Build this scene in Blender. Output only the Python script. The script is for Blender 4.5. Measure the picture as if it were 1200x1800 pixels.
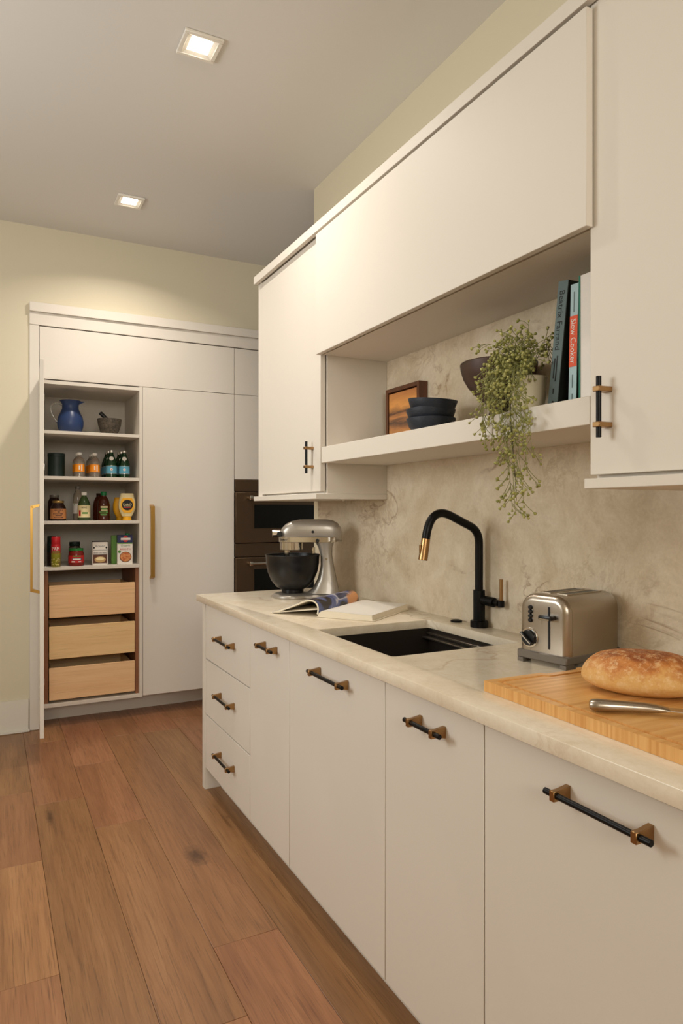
import bpy, bmesh, math, random
from mathutils import Vector, Matrix

for o in list(bpy.data.objects):
    bpy.data.objects.remove(o, do_unlink=True)
SC = bpy.context.scene
COL = SC.collection
PI = math.pi
random.seed(7)

# ------------------------------------------------------------------ camera
cam_d = bpy.data.cameras.new('camera')
cam_d.sensor_fit = 'HORIZONTAL'
cam_d.sensor_width = 24.0
cam_d.lens = 24.013
cam_d.shift_y = -0.00155
cam_d.clip_start = 0.05
cam = bpy.data.objects.new('camera', cam_d)
COL.objects.link(cam)
cam.location = (0, 0, 1.334)
cam.rotation_euler = (PI / 2, 0, -math.radians(27.263))
SC.camera = cam

# ------------------------------------------------------------------ view, world, big lights
SC.view_settings.view_transform = 'Standard'
SC.view_settings.look = 'None'
SC.view_settings.gamma = 1.0
SC.view_settings.use_curve_mapping = False
SC.view_settings.exposure = 0.12

W = bpy.data.worlds.new('world')
SC.world = W
W.use_nodes = True
W.node_tree.nodes['Background'].inputs[0].default_value = (0.75, 0.85, 1.0, 1)
W.node_tree.nodes['Background'].inputs[1].default_value = 0.6


def area_light(name, loc, target, sx, sy, power, color, spread=PI):
    d = bpy.data.lights.new(name, 'AREA')
    d.shape = 'RECTANGLE'
    d.size, d.size_y = sx, sy
    d.energy = power
    d.color = color
    d.spread = spread
    o = bpy.data.objects.new(name, d)
    COL.objects.link(o)
    o.location = loc
    o.rotation_euler = (Vector(target) - Vector(loc)).to_track_quat('-Z', 'Y').to_euler()
    return o


# added daylight from two assumed windows, rear and left, both unseen
area_light('added_daylight_rear', (-0.2, -2.62, 2.375), (-0.2, 1.0, 2.375), 1.68, 1.03, 54, (1.0, 0.95, 0.86))
area_light('added_daylight_left', (-1.615, 2.3, 1.95), (1.0, 2.3, 1.95), 1.08, 1.08, 33, (0.97, 1.0, 1.0))

# ------------------------------------------------------------------ helpers: materials


def srgb(r, g, b):
    f = lambda c: (c / 255.0) / 12.92 if c / 255.0 <= 0.04045 else ((c / 255.0 + 0.055) / 1.055) ** 2.4
    return (f(r), f(g), f(b), 1.0)


def mat(name, col, rough=0.5, metal=0.0, spec=0.5, emit=None, estr=0.0, trans=0.0, ior=1.45, coat=0.0, bump=None, vary=None, sub=0.0):
    """plain principled material; bump=(scale,strength); vary=(scale,colour2)"""
    m = bpy.data.materials.new(name)
    m.use_nodes = True
    nt = m.node_tree
    b = nt.nodes['Principled BSDF']
    c = srgb(*col)
    b.inputs['Base Color'].default_value = c
    b.inputs['Roughness'].default_value = rough
    b.inputs['Metallic'].default_value = metal
    b.inputs['Specular IOR Level'].default_value = spec
    b.inputs['Transmission Weight'].default_value = trans
    b.inputs['IOR'].default_value = ior
    b.inputs['Coat Weight'].default_value = coat
    if emit:
        b.inputs['Emission Color'].default_value = srgb(*emit)
        b.inputs['Emission Strength'].default_value = estr
    if bump or vary:
        tc = nt.nodes.new('ShaderNodeTexCoord')
    if vary:
        n = nt.nodes.new('ShaderNodeTexNoise')
        n.inputs['Scale'].default_value = vary[0]
        n.inputs['Detail'].default_value = 5
        nt.links.new(tc.outputs['Object'], n.inputs['Vector'])
        r = nt.nodes.new('ShaderNodeValToRGB')
        r.color_ramp.elements[0].position = 0.35
        r.color_ramp.elements[1].position = 0.68
        r.color_ramp.elements[0].color = c
        r.color_ramp.elements[1].color = srgb(*vary[1])
        nt.links.new(n.outputs['Fac'], r.inputs[0])
        nt.links.new(r.outputs[0], b.inputs['Base Color'])
    if bump:
        n = nt.nodes.new('ShaderNodeTexNoise')
        n.inputs['Scale'].default_value = bump[0]
        n.inputs['Detail'].default_value = 4
        nt.links.new(tc.outputs['Object'], n.inputs['Vector'])
        bp = nt.nodes.new('ShaderNodeBump')
        bp.inputs['Strength'].default_value = bump[1]
        bp.inputs['Distance'].default_value = 0.002
        nt.links.new(n.outputs['Fac'], bp.inputs['Height'])
        nt.links.new(bp.outputs[0], b.inputs['Normal'])
    return m


class NT:
    """tiny node-building helper"""

    def __init__(self, name):
        self.m = bpy.data.materials.new(name)
        self.m.use_nodes = True
        self.nt = self.m.node_tree
        self.b = self.nt.nodes['Principled BSDF']

    def n(self, t, **kw):
        x = self.nt.nodes.new(t)
        for k, v in kw.items():
            if k.startswith('i_'):
                x.inputs[int(k[2:])].default_value = v
            else:
                setattr(x, k, v)
        return x

    def l(self, a, b):
        self.nt.links.new(a, b)

    def noise(self, vec, scale, detail=4, rough=0.55, dist=0.0):
        x = self.n('ShaderNodeTexNoise')
        x.inputs['Scale'].default_value = scale
        x.inputs['Detail'].default_value = detail
        x.inputs['Roughness'].default_value = rough
        x.inputs['Distortion'].default_value = dist
        self.l(vec, x.inputs['Vector'])
        return x.outputs['Fac']

    def ramp(self, fac, stops):
        x = self.n('ShaderNodeValToRGB')
        e = x.color_ramp.elements
        while len(e) < len(stops):
            e.new(0.5)
        for k, (p, c) in enumerate(stops):
            e[k].position = p
            e[k].color = c if len(c) == 4 else srgb(*c)
        self.l(fac, x.inputs[0])
        return x.outputs[0]

    def mix(self, fac, a, b, mode='MIX'):
        x = self.n('ShaderNodeMix', data_type='RGBA', blend_type=mode)
        for s, v in ((x.inputs[0], fac), (x.inputs[6], a), (x.inputs[7], b)):
            if hasattr(v, 'is_linked') or hasattr(v, 'links'):
                self.l(v, s)
            else:
                s.default_value = v
        return x.outputs[2]

    def math(self, op, a, b=0.0):
        x = self.n('ShaderNodeMath', operation=op)
        for s, v in ((x.inputs[0], a), (x.inputs[1], b)):
            if hasattr(v, 'links'):
                self.l(v, s)
            else:
                s.default_value = v
        return x.outputs[0]

    def mapping(self, vec, scale=(1, 1, 1), loc=(0, 0, 0), rot=(0, 0, 0)):
        x = self.n('ShaderNodeMapping')
        x.inputs['Scale'].default_value = scale
        x.inputs['Location'].default_value = loc
        x.inputs['Rotation'].default_value = rot
        self.l(vec, x.inputs['Vector'])
        return x.outputs[0]


def stone_material(name, tones, vein, vein2, rough=0.28, seed=0.0, vein_amt=0.62):
    k = NT(name)
    pos = k.n('ShaderNodeNewGeometry').outputs['Position']
    v = k.mapping(pos, loc=(seed, seed * 0.7, seed * 1.3))
    warp = k.n('ShaderNodeTexNoise')
    warp.inputs['Scale'].default_value = 3.5
    warp.inputs['Detail'].default_value = 6
    k.l(v, warp.inputs['Vector'])
    add = k.n('ShaderNodeVectorMath', operation='MULTIPLY_ADD')
    k.l(warp.outputs['Color'], add.inputs[0])
    add.inputs[1].default_value = (0.22, 0.22, 0.22)
    k.l(v, add.inputs[2])
    w = add.outputs[0]
    base = k.ramp(k.noise(w, 2.4, 10, 0.68), [(0.32, tones[0]), (0.5, tones[1]), (0.66, tones[2])])
    mott = k.noise(w, 13, 8, 0.72, 0.3)
    base = k.mix(0.38, base, k.ramp(mott, [(0.34, tones[0]), (0.5, tones[1]), (0.64, tones[2])]))
    fine = k.noise(v, 95, 5, 0.75)
    base = k.mix(0.16, base, k.ramp(fine, [(0.38, tones[0]), (0.62, tones[2])]))
    # hairline cracks where the warped noise crosses its middle, only in patches
    r1 = k.math('ABSOLUTE', k.math('SUBTRACT', k.noise(k.mapping(v, (1, 0.8, 1.5), rot=(0.5, 0, 0)), 1.9, 6, 0.52, 0.5), 0.5))
    v1 = k.ramp(r1, [(0.0, (1, 1, 1, 1)), (0.0035, (0.5, 0.5, 0.5, 1)), (0.012, (0, 0, 0, 1))])
    gate = k.ramp(k.noise(v, 2.6, 4), [(0.50, (0, 0, 0, 1)), (0.60, (1, 1, 1, 1))])
    f1 = k.math('MULTIPLY', k.math('MULTIPLY', v1, gate), vein_amt)
    col = k.mix(f1, base, srgb(*vein))
    r2 = k.math('ABSOLUTE', k.math('SUBTRACT', k.noise(k.mapping(w, loc=(4, 1, 7)), 2.6, 8, 0.68, 0.35), 0.5))
    v2 = k.ramp(r2, [(0.0, (1, 1, 1, 1)), (0.02, (0, 0, 0, 1))])
    gate2 = k.ramp(k.noise(k.mapping(v, loc=(9, 3, 2)), 2.2, 4), [(0.48, (0, 0, 0, 1)), (0.62, (1, 1, 1, 1))])
    f2 = k.math('MULTIPLY', k.math('MULTIPLY', v2, gate2), 0.4)
    col = k.mix(f2, col, srgb(*vein2))
    cloud = k.ramp(k.noise(k.mapping(w, loc=(2, 8, 5)), 6.5, 8, 0.7, 0.2), [(0.56, (0, 0, 0, 1)), (0.74, (1, 1, 1, 1))])
    col = k.mix(k.math('MULTIPLY', cloud, 0.4), col, srgb(*vein2))
    k.l(col, k.b.inputs['Base Color'])
    k.b.inputs['Roughness'].default_value = rough
    return k.m


def wood_material(name, dark, mid, light, axis='y', scale=1.0, rough=0.4, per_object=0.0, knot=None, rings=1.0, use_object=False):
    k = NT(name)
    if use_object:
        pos = k.n('ShaderNodeTexCoord').outputs['Object']
    else:
        pos = k.n('ShaderNodeNewGeometry').outputs['Position']
    oi = k.n('ShaderNodeObjectInfo')
    if per_object:
        off = k.n('ShaderNodeCombineXYZ')
        k.l(k.math('MULTIPLY', oi.outputs['Random'], 37.0), off.inputs[0])
        k.l(k.math('MULTIPLY', oi.outputs['Random'], 91.0), off.inputs[1])
        k.l(k.math('MULTIPLY', oi.outputs['Random'], 53.0), off.inputs[2])
        ad = k.n('ShaderNodeVectorMath', operation='ADD')
        k.l(pos, ad.inputs[0])
        k.l(off.outputs[0], ad.inputs[1])
        p = ad.outputs[0]
    else:
        p = pos
    lo, hi = 0.55 * scale, 9.0 * scale
    s1 = {'x': (lo, hi, hi), 'y': (hi, lo, hi), 'z': (hi, hi, lo)}[axis]
    s2 = tuple(a * 7 for a in s1)
    big = k.noise(k.mapping(p, s1), 1.0, 3, 0.5, 0.6)
    fine = k.noise(k.mapping(p, s2), 1.0, 5, 0.65, 0.15)
    # cathedral rings: the folded large noise
    ring = k.math('FRACT', k.math('MULTIPLY', k.math('ADD', big, k.math('MULTIPLY', fine, 0.03)), 14.0))
    ring = k.math('ABSOLUTE', k.math('SUBTRACT', ring, 0.5))
    col = k.ramp(big, [(0.25, dark), (0.5, mid), (0.75, light)])
    col = k.mix(k.math('MULTIPLY', k.ramp(ring, [(0.0, (1, 1, 1, 1)), (0.2, (0, 0, 0, 1))]), 0.42 * rings), col, srgb(*dark))
    col = k.mix(0.45, col, k.ramp(fine, [(0.3, dark), (0.52, mid), (0.75, light)]))
    pore = k.noise(k.mapping(p, tuple(a * 26 if a > 1 else a * 9 for a in s1)), 1.0, 3, 0.6)
    col = k.mix(k.math('MULTIPLY', k.ramp(pore, [(0.56, (0, 0, 0, 1)), (0.68, (1, 1, 1, 1))]), 0.5 * rings), col, srgb(*[int(c * 0.72) for c in dark]))
    if per_object:
        hs = k.n('ShaderNodeHueSaturation')
        hs.inputs['Saturation'].default_value = 1.0
        val = k.math('ADD', k.math('MULTIPLY', oi.outputs['Random'], per_object), 1.0 - per_object * 0.55)
        k.l(val, hs.inputs['Value'])
        k.l(k.math('ADD', k.math('MULTIPLY', k.math('FRACT', k.math('MULTIPLY', oi.outputs['Random'], 17.3)), 0.014), 0.493), hs.inputs['Hue'])
        k.l(col, hs.inputs['Color'])
        col = hs.outputs[0]
    if knot:
        for (kx, ky, rx, ry) in knot:
            mp = k.mapping(pos, (1 / rx, 1 / ry, 0), (-kx / rx, -ky / ry, 0))
            ln = k.n('ShaderNodeVectorMath', operation='LENGTH')
            k.l(mp, ln.inputs[0])
            d = k.math('ADD', ln.outputs['Value'], k.math('MULTIPLY', k.math('SUBTRACT', k.noise(k.mapping(pos, (60, 40, 1)), 1.0, 4), 0.5), 1.0))
            f = k.ramp(d, [(0.15, (0.8, 0.8, 0.8, 1)), (0.6, (0.35, 0.35, 0.35, 1)), (1.0, (0, 0, 0, 1))])
            col = k.mix(f, col, srgb(58, 36, 22))
    k.l(col, k.b.inputs['Base Color'])
    k.b.inputs['Roughness'].default_value = rough
    bp = k.n('ShaderNodeBump')
    bp.inputs['Strength'].default_value = 0.12
    bp.inputs['Distance'].default_value = 0.001
    k.l(fine, bp.inputs['Height'])
    k.l(bp.outputs[0], k.b.inputs['Normal'])
    return k.m


def brushed(name, col, rough=0.28, axis='x', stretch=60):
    k = NT(name)
    pos = k.n('ShaderNodeTexCoord').outputs['Object']
    s = {'x': (2, stretch, stretch), 'y': (stretch, 2, stretch), 'z': (stretch, stretch, 2)}[axis]
    f = k.noise(k.mapping(pos, s), 4.0, 4, 0.6)
    k.b.inputs['Base Color'].default_value = srgb(*col)
    k.b.inputs['Metallic'].default_value = 1.0
    k.l(k.math('ADD', k.math('MULTIPLY', f, 0.16), rough - 0.08), k.b.inputs['Roughness'])
    bp = k.n('ShaderNodeBump')
    bp.inputs['Strength'].default_value = 0.05
    bp.inputs['Distance'].default_value = 0.0005
    k.l(f, bp.inputs['Height'])
    k.l(bp.outputs[0], k.b.inputs['Normal'])
    return k.m


def bread_material():
    k = NT('bread_crust')
    tc = k.n('ShaderNodeTexCoord').outputs['Object']
    z = k.n('ShaderNodeSeparateXYZ')
    k.l(tc, z.inputs[0])
    h = k.math('ADD', k.math('MULTIPLY', z.outputs[2], 11.0), k.math('MULTIPLY', k.math('SUBTRACT', k.noise(tc, 26, 6, 0.7), 0.5), 1.1))
    col = k.ramp(h, [(0.1, (228, 188, 124)), (0.45, (220, 170, 98)), (0.75, (196, 124, 58)), (1.0, (140, 72, 28))])
    flour = k.ramp(k.noise(tc, 75, 5, 0.75), [(0.5, (0, 0, 0, 1)), (0.62, (1, 1, 1, 1))])
    col = k.mix(k.math('MULTIPLY', flour, 0.6), col, srgb(236, 200, 150))
    k.l(col, k.b.inputs['Base Color'])
    k.b.inputs['Roughness'].default_value = 0.62
    bp = k.n('ShaderNodeBump')
    bp.inputs['Strength'].default_value = 0.55
    bp.inputs['Distance'].default_value = 0.004
    k.l(k.noise(tc, 60, 6, 0.7), bp.inputs['Height'])
    k.l(bp.outputs[0], k.b.inputs['Normal'])
    return k.m


def bamboo_material(name, vertical=False):
    k = NT(name)
    pos = k.n('ShaderNodeTexCoord').outputs['Object']
    sp = k.n('ShaderNodeSeparateXYZ')
    k.l(pos, sp.inputs[0])
    # strips 2 cm wide that run along the board's length (local y)
    cell = k.math('FLOOR', k.math('MULTIPLY', sp.outputs[1], 210.0 if vertical else 90.0))
    wn = k.n('ShaderNodeTexWhiteNoise', noise_dimensions='1D')
    k.l(cell, wn.inputs['W'])
    col = k.ramp(wn.outputs['Value'], [(0.0, (205, 146, 76)), (0.5, (218, 164, 94)), (1.0, (228, 178, 110))])
    fine = k.noise(k.mapping(pos, (4, 90, 90) if not vertical else (90, 90, 4)), 1.0, 5, 0.6)
    col = k.mix(0.35, col, k.ramp(fine, [(0.35, (196, 136, 68)), (0.65, (232, 184, 118))]))
    k.l(col, k.b.inputs['Base Color'])
    k.b.inputs['Roughness'].default_value = 0.42
    return k.m


def art_material():
    k = NT('sunset_painting')
    pos = k.n('ShaderNodeTexCoord').outputs['Object']
    sp = k.n('ShaderNodeSeparateXYZ')
    k.l(pos, sp.inputs[0])
    n = k.noise(k.mapping(pos, (4, 6, 22)), 1.0, 5, 0.6, 0.4)
    h = k.math('ADD', k.math('MULTIPLY', sp.outputs[2], 4.0), k.math('MULTIPLY', k.math('SUBTRACT', n, 0.5), 0.35))
    col = k.ramp(h, [(0.08, (238, 176, 98)), (0.26, (196, 132, 78)), (0.4, (88, 68, 58)), (0.5, (206, 140, 82)), (0.58, (92, 64, 52)), (0.7, (228, 158, 84)), (0.95, (176, 110, 60))])
    k.l(col, k.b.inputs['Base Color'])
    k.b.inputs['Roughness'].default_value = 0.5
    return k.m


M = {}
M['paint'] = mat('cabinet_paint', (222, 214, 201), 0.55, spec=0.3, bump=(900, 0.02))
M['paint_in'] = mat('cabinet_interior', (222, 214, 201), 0.55, spec=0.3)
M['wall'] = mat('wall_paint', (214, 204, 178), 0.75, bump=(420, 0.05))
M['ceil'] = mat('ceiling_paint', (221, 218, 212), 0.85)
M['trimw'] = mat('trim_paint', (224, 218, 204), 0.4)
M['stone'] = stone_material('backsplash_stone', [(188, 168, 138), (211, 195, 169), (228, 216, 194)], (122, 84, 48), (158, 130, 94))
M['counter'] = stone_material('worktop_stone', [(214, 198, 170), (229, 216, 193), (240, 230, 211)], (160, 126, 86), (200, 178, 146), 0.22, 3.1, 0.4)
M['floor'] = wood_material('oak_floor', (120, 80, 52), (152, 106, 70), (172, 126, 88), 'y', 1.0, 0.38, 0.22, knot=[(0.712, 2.61, 0.05, 0.10), (0.235, 3.23, 0.02, 0.12)])
M['maple'] = wood_material('drawer_maple', (230, 184, 128), (243, 204, 150), (249, 218, 170), 'x', 0.7, 0.45, 0.06, rings=0.5)
M['walnut'] = wood_material('walnut', (70, 40, 22), (96, 56, 30), (116, 70, 40), 'z', 1.6, 0.45)
M['woodin'] = wood_material('cabinet_side_wood', (122, 78, 50), (146, 96, 64), (160, 110, 76), 'z', 0.8, 0.5)
M['black'] = mat('matte_black_metal', (18, 17, 17), 0.38, 0.6)
M['blackpl'] = mat('black_plastic', (16, 15, 15), 0.35)
M['brass'] = mat('brushed_bronze', (164, 128, 86), 0.32, 1.0)
M['gold'] = mat('satin_gold', (196, 156, 84), 0.3, 1.0)
M['steel'] = brushed('brushed_steel', (176, 165, 150), 0.3, 'z')
M['steelh'] = brushed('brushed_steel_side', (176, 165, 150), 0.32, 'x')
M['chrome'] = mat('chrome', (225, 220, 212), 0.12, 1.0)
M['mixer'] = mat('silver_enamel', (166, 159, 148), 0.36, 0.6, coat=0.3)
M['oven'] = mat('oven_bronze_steel', (104, 84, 64), 0.4, 0.85)
M['ovenglass'] = mat('oven_black_glass', (8, 8, 8), 0.12)
M['sink'] = mat('dark_sink_steel', (58, 50, 44), 0.4, 0.6)
M['sinkrim'] = brushed('sink_steel_rim', (150, 142, 130), 0.35, 'y')
M['greypl'] = mat('grey_plastic', (112, 104, 94), 0.45, 0.3)
M['lens'] = mat('lamp_lens', (255, 250, 240), 0.5, emit=(255, 244, 222), estr=14.0)
M['lamptrim'] = mat('lamp_trim', (232, 226, 214), 0.4)
M['bread'] = bread_material()
M['bamboo'] = bamboo_material('bamboo_top')
M['bambooend'] = bamboo_material('bamboo_edge', True)
M['art'] = art_material()
M['navy'] = mat('navy_stoneware', (31, 36, 46), 0.55, bump=(160, 0.4))
M['dkwood'] = mat('dark_turned_wood', (58, 40, 30), 0.5, vary=(14, (78, 54, 40)))
M['cream'] = mat('cream_ceramic', (222, 210, 180), 0.5)
M['pod'] = mat('seed_pod_green', (126, 126, 58), 0.42, vary=(60, (176, 172, 104)))
M['stem'] = mat('stem_green', (132, 132, 74), 0.55)
M['stemdk'] = mat('stem_dark', (70, 62, 36), 0.6)
M['soil'] = mat('potting_soil', (50, 38, 28), 0.9)
M['slate'] = mat('book_cloth_slate', (96, 112, 112), 0.6)
M['bookdark'] = mat('book_cover_dark', (34, 38, 36), 0.55)
M['ltblue'] = mat('book_spine_light_blue', (170, 196, 200), 0.5)
M['orange'] = mat('book_spine_orange', (226, 88, 48), 0.5)
M['green'] = mat('book_cover_green', (44, 122, 100), 0.45)
M['white'] = mat('white_paper', (236, 230, 220), 0.6)
M['page'] = mat('page_edges', (226, 214, 190), 0.8)
M['ink'] = mat('black_ink', (24, 24, 24), 0.6)
M['magdark'] = mat('print_dark', (40, 32, 34), 0.35)
M['magblue'] = mat('print_blue', (86, 98, 146), 0.35)
M['magwhite'] = mat('print_pale', (214, 208, 206), 0.35)
M['magorange'] = mat('print_orange', (186, 112, 62), 0.35)
M['jug'] = mat('blue_frosted_glass', (48, 70, 116), 0.35, trans=0.2)
M['clear'] = mat('clear_glass', (240, 240, 236), 0.05, trans=0.92)
M['granite'] = mat('granite', (56, 50, 42), 0.6, vary=(90, (96, 86, 72)))
M['dkgreen'] = mat('dark_green_enamel', (14, 34, 26), 0.45)
M['pet'] = mat('clear_plastic', (226, 214, 198), 0.08, trans=0.85)
M['oj'] = mat('orange_label', (240, 146, 30), 0.45)
M['bglass'] = mat('green_bottle_glass', (12, 52, 22), 0.1, trans=0.15)
M['lblue'] = mat('label_blue', (92, 160, 186), 0.45)
M['redstar'] = mat('label_red', (190, 34, 34), 0.45)
M['silver'] = mat('silver_foil', (206, 200, 190), 0.3, 0.8)
M['jarbrown'] = mat('dark_syrup_glass', (42, 22, 12), 0.12)
M['kraft'] = mat('label_kraft', (186, 124, 72), 0.55)
M['lidgold'] = mat('lid_gold', (178, 146, 86), 0.35, 0.9)
M['lidgrey'] = mat('lid_grey', (130, 124, 114), 0.4, 0.4)
M['vin'] = mat('vinegar_glass', (74, 98, 54), 0.08, trans=0.35)
M['juice'] = mat('amber_juice', (74, 28, 10), 0.1, trans=0.1)
M['lgreen'] = mat('label_green', (84, 136, 52), 0.45)
M['capgreen'] = mat('cap_green', (16, 118, 62), 0.4)
M['lidgreen'] = mat('lid_green', (36, 116, 46), 0.35)
M['mayo'] = mat('squeeze_bottle_cream', (240, 224, 172), 0.4)
M['yellow'] = mat('mustard_yellow', (240, 176, 30), 0.45)
M['red'] = mat('spray_red', (188, 24, 32), 0.35)
M['olive'] = mat('spray_olive', (142, 138, 34), 0.4)
M['olive2'] = mat('print_olive', (206, 196, 112), 0.45)
M['salsa'] = mat('tomato_salsa', (120, 30, 18), 0.2)
M['carton'] = mat('carton_navy', (32, 40, 84), 0.45)
M['soup'] = mat('print_soup', (190, 92, 44), 0.5, vary=(70, (226, 160, 96)))
M['tanprint'] = mat('print_tan', (196, 160, 104), 0.5)
M['brownprint'] = mat('print_brown', (92, 52, 32), 0.5)
M['cartongreen'] = mat('carton_green', (96, 146, 50), 0.45)
M['blade'] = mat('knife_blade', (170, 166, 160), 0.2, 1.0)
M['drain'] = mat('sink_drain', (120, 114, 106), 0.3, 1.0)
M['glasspane'] = mat('window_pane', (250, 252, 255), 0.02, trans=1.0)

# ------------------------------------------------------------------ helpers: meshes and objects


class MB:
    """collects shapes into one mesh; every face carries a material slot"""

    def __init__(self):
        self.bm = bmesh.new()
        self.slot = 0

    def _merge(self, b2, smooth=False):
        vm = {}
        for v in b2.verts:
            vm[v] = self.bm.verts.new(v.co)
        for f in b2.faces:
            try:
                nf = self.bm.faces.new([vm[v] for v in f.verts])
                nf.material_index = self.slot
                nf.smooth = smooth
            except ValueError:
                pass
        b2.free()
        return self

    def box(self, x0, x1, y0, y1, z0, z1, bev=0.0, seg=1):
        b = bmesh.new()
        vs = [b.verts.new((x, y, z)) for x in (x0, x1) for y in (y0, y1) for z in (z0, z1)]
        for f in ((0, 1, 3, 2), (4, 6, 7, 5), (0, 4, 5, 1), (2, 3, 7, 6), (0, 2, 6, 4), (1, 5, 7, 3)):
            b.faces.new([vs[i] for i in f])
        bmesh.ops.recalc_face_normals(b, faces=b.faces)
        if bev > 0:
            bmesh.ops.bevel(b, geom=list(b.edges), offset=bev, segments=seg, affect='EDGES', profile=0.5)
        return self._merge(b)

    def poly(self, pts, d, smooth=False, bev=0.0, seg=1):
        """prism: polygon pts (3-D, planar) pushed along vector d"""
        b = bmesh.new()
        d = Vector(d)
        lo = [b.verts.new(p) for p in pts]
        hi = [b.verts.new(Vector(p) + d) for p in pts]
        n = len(pts)
        b.faces.new(lo)
        b.faces.new(hi[::-1])
        for i in range(n):
            b.faces.new((lo[i], hi[i], hi[(i + 1) % n], lo[(i + 1) % n]))
        bmesh.ops.recalc_face_normals(b, faces=b.faces)
        if bev > 0:
            bmesh.ops.bevel(b, geom=list(b.edges), offset=bev, segments=seg, affect='EDGES', profile=0.5)
        return self._merge(b, smooth)

    def lathe(self, prof, c=(0, 0, 0), seg=32, cap0=True, cap1=True, smooth=True, sx=1.0, sy=1.0):
        b = bmesh.new()
        rings = []
        for r, z in prof:
            if r < 1e-6:
                rings.append([b.verts.new((c[0], c[1], c[2] + z))])
            else:
                rings.append([b.verts.new((c[0] + sx * r * math.cos(2 * PI * i / seg), c[1] + sy * r * math.sin(2 * PI * i / seg), c[2] + z)) for i in range(seg)])
        for a, d in zip(rings[:-1], rings[1:]):
            for i in range(seg):
                j = (i + 1) % seg
                if len(a) == 1 and len(d) == 1:
                    continue
                if len(a) == 1:
                    b.faces.new((a[0], d[j], d[i]))
                elif len(d) == 1:
                    b.faces.new((a[i], a[j], d[0]))
                else:
                    b.faces.new((a[i], a[j], d[j], d[i]))
        if cap0 and len(rings[0]) > 1:
            b.faces.new(rings[0][::-1])
        if cap1 and len(rings[-1]) > 1:
            b.faces.new(rings[-1])
        bmesh.ops.recalc_face_normals(b, faces=b.faces)
        return self._merge(b, smooth)

    def cyl(self, p0, p1, r0, r1=None, seg=20, bev=0.0):
        """closed cylinder or cone between two points; a small rim bevel keeps the caps crisp"""
        r1 = r0 if r1 is None else r1
        p0, p1 = Vector(p0), Vector(p1)
        ax = (p1 - p0)
        L = ax.length
        q = Vector((0, 0, 1)).rotation_difference(ax.normalized()).to_matrix().to_4x4()
        mtx = Matrix.Translation(p0) @ q
        b = bmesh.new()
        prof = [(r0 - bev, 0), (r0, bev), (r1, L - bev), (r1 - bev, L)] if bev > 0 else [(r0, 0), (r1, L)]
        rings = [[b.verts.new(mtx @ Vector((r * math.cos(2 * PI * i / seg), r * math.sin(2 * PI * i / seg), z))) for i in range(seg)] for r, z in prof]
        side = []
        for a, d in zip(rings[:-1], rings[1:]):
            for i in range(seg):
                side.append(b.faces.new((a[i], a[(i + 1) % seg], d[(i + 1) % seg], d[i])))
        b.faces.new(rings[0][::-1])
        b.faces.new(rings[-1])
        bmesh.ops.recalc_face_normals(b, faces=b.faces)
        return self._merge(b, True)

    def tube(self, path, r, seg=12, radii=None, caps=True):
        b = bmesh.new()
        P = [Vector(p) for p in path]
        n = len(P)
        rings = []
        ref = None
        for i in range(n):
            t = (P[min(i + 1, n - 1)] - P[max(i - 1, 0)])
            t = t.normalized() if t.length > 1e-9 else Vector((0, 0, 1))
            if ref is None:
                ref = t.orthogonal().normalized()
            ref = (ref - t * ref.dot(t))
            ref = ref.normalized() if ref.length > 1e-6 else t.orthogonal().normalized()
            bi = t.cross(ref)
            rr = radii[i] if radii else r
            rings.append([b.verts.new(P[i] + ref * rr * math.cos(2 * PI * k / seg) + bi * rr * math.sin(2 * PI * k / seg)) for k in range(seg)])
        for a, d in zip(rings[:-1], rings[1:]):
            for k in range(seg):
                b.faces.new((a[k], a[(k + 1) % seg], d[(k + 1) % seg], d[k]))
        if caps:
            b.faces.new(rings[0][::-1])
            b.faces.new(rings[-1])
        return self._merge(b, True)

    def loft(self, sections, smooth=True, cap=True):
        """sections: lists of points with equal counts, closed rings"""
        b = bmesh.new()
        R = [[b.verts.new(p) for p in s] for s in sections]
        n = len(R[0])
        for a, d in zip(R[:-1], R[1:]):
            for i in range(n):
                b.faces.new((a[i], a[(i + 1) % n], d[(i + 1) % n], d[i]))
        if cap:
            b.faces.new(R[0][::-1])
            b.faces.new(R[-1])
        bmesh.ops.recalc_face_normals(b, faces=b.faces)
        return self._merge(b, smooth)

    def grid(self, f, nu, nv, smooth=True):
        b = bmesh.new()
        V = [[b.verts.new(f(i / nu, j / nv)) for j in range(nv + 1)] for i in range(nu + 1)]
        for i in range(nu):
            for j in range(nv):
                b.faces.new((V[i][j], V[i + 1][j], V[i + 1][j + 1], V[i][j + 1]))
        return self._merge(b, smooth)

    def done(self, name, mats, parent=None, at=None, auto=True):
        me = bpy.data.meshes.new(name)
        if parent is not None and at is None:
            at = (0, 0, 0)
        if at is not None:
            bmesh.ops.translate(self.bm, verts=self.bm.verts, vec=-Vector(at))
        self.bm.to_mesh(me)
        self.bm.free()
        for m in (mats if isinstance(mats, (list, tuple)) else [mats]):
            me.materials.append(M[m] if isinstance(m, str) else m)
        o = bpy.data.objects.new(name, me)
        COL.objects.link(o)
        if parent is not None:
            o.parent = parent
        elif at is not None:
            o.location = at
        if auto:
            me.set_sharp_from_angle(angle=math.radians(38))
        return o


def thing(name, label, cat, loc=(0, 0, 0), rz=0.0, group=None):
    o = bpy.data.objects.new(name, None)
    o.empty_display_size = 0.05
    COL.objects.link(o)
    o.location = loc
    o.rotation_euler = (0, 0, rz)
    tag(o, label, cat, group)
    return o


def tag(o, label, cat, group=None):
    o['label'] = label
    o['category'] = cat
    if group:
        o['group'] = group
    return o


def struct(o, label=None, cat=None):
    o['kind'] = 'structure'
    if label:
        o['label'] = label
    if cat:
        o['category'] = cat
    return o


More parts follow.
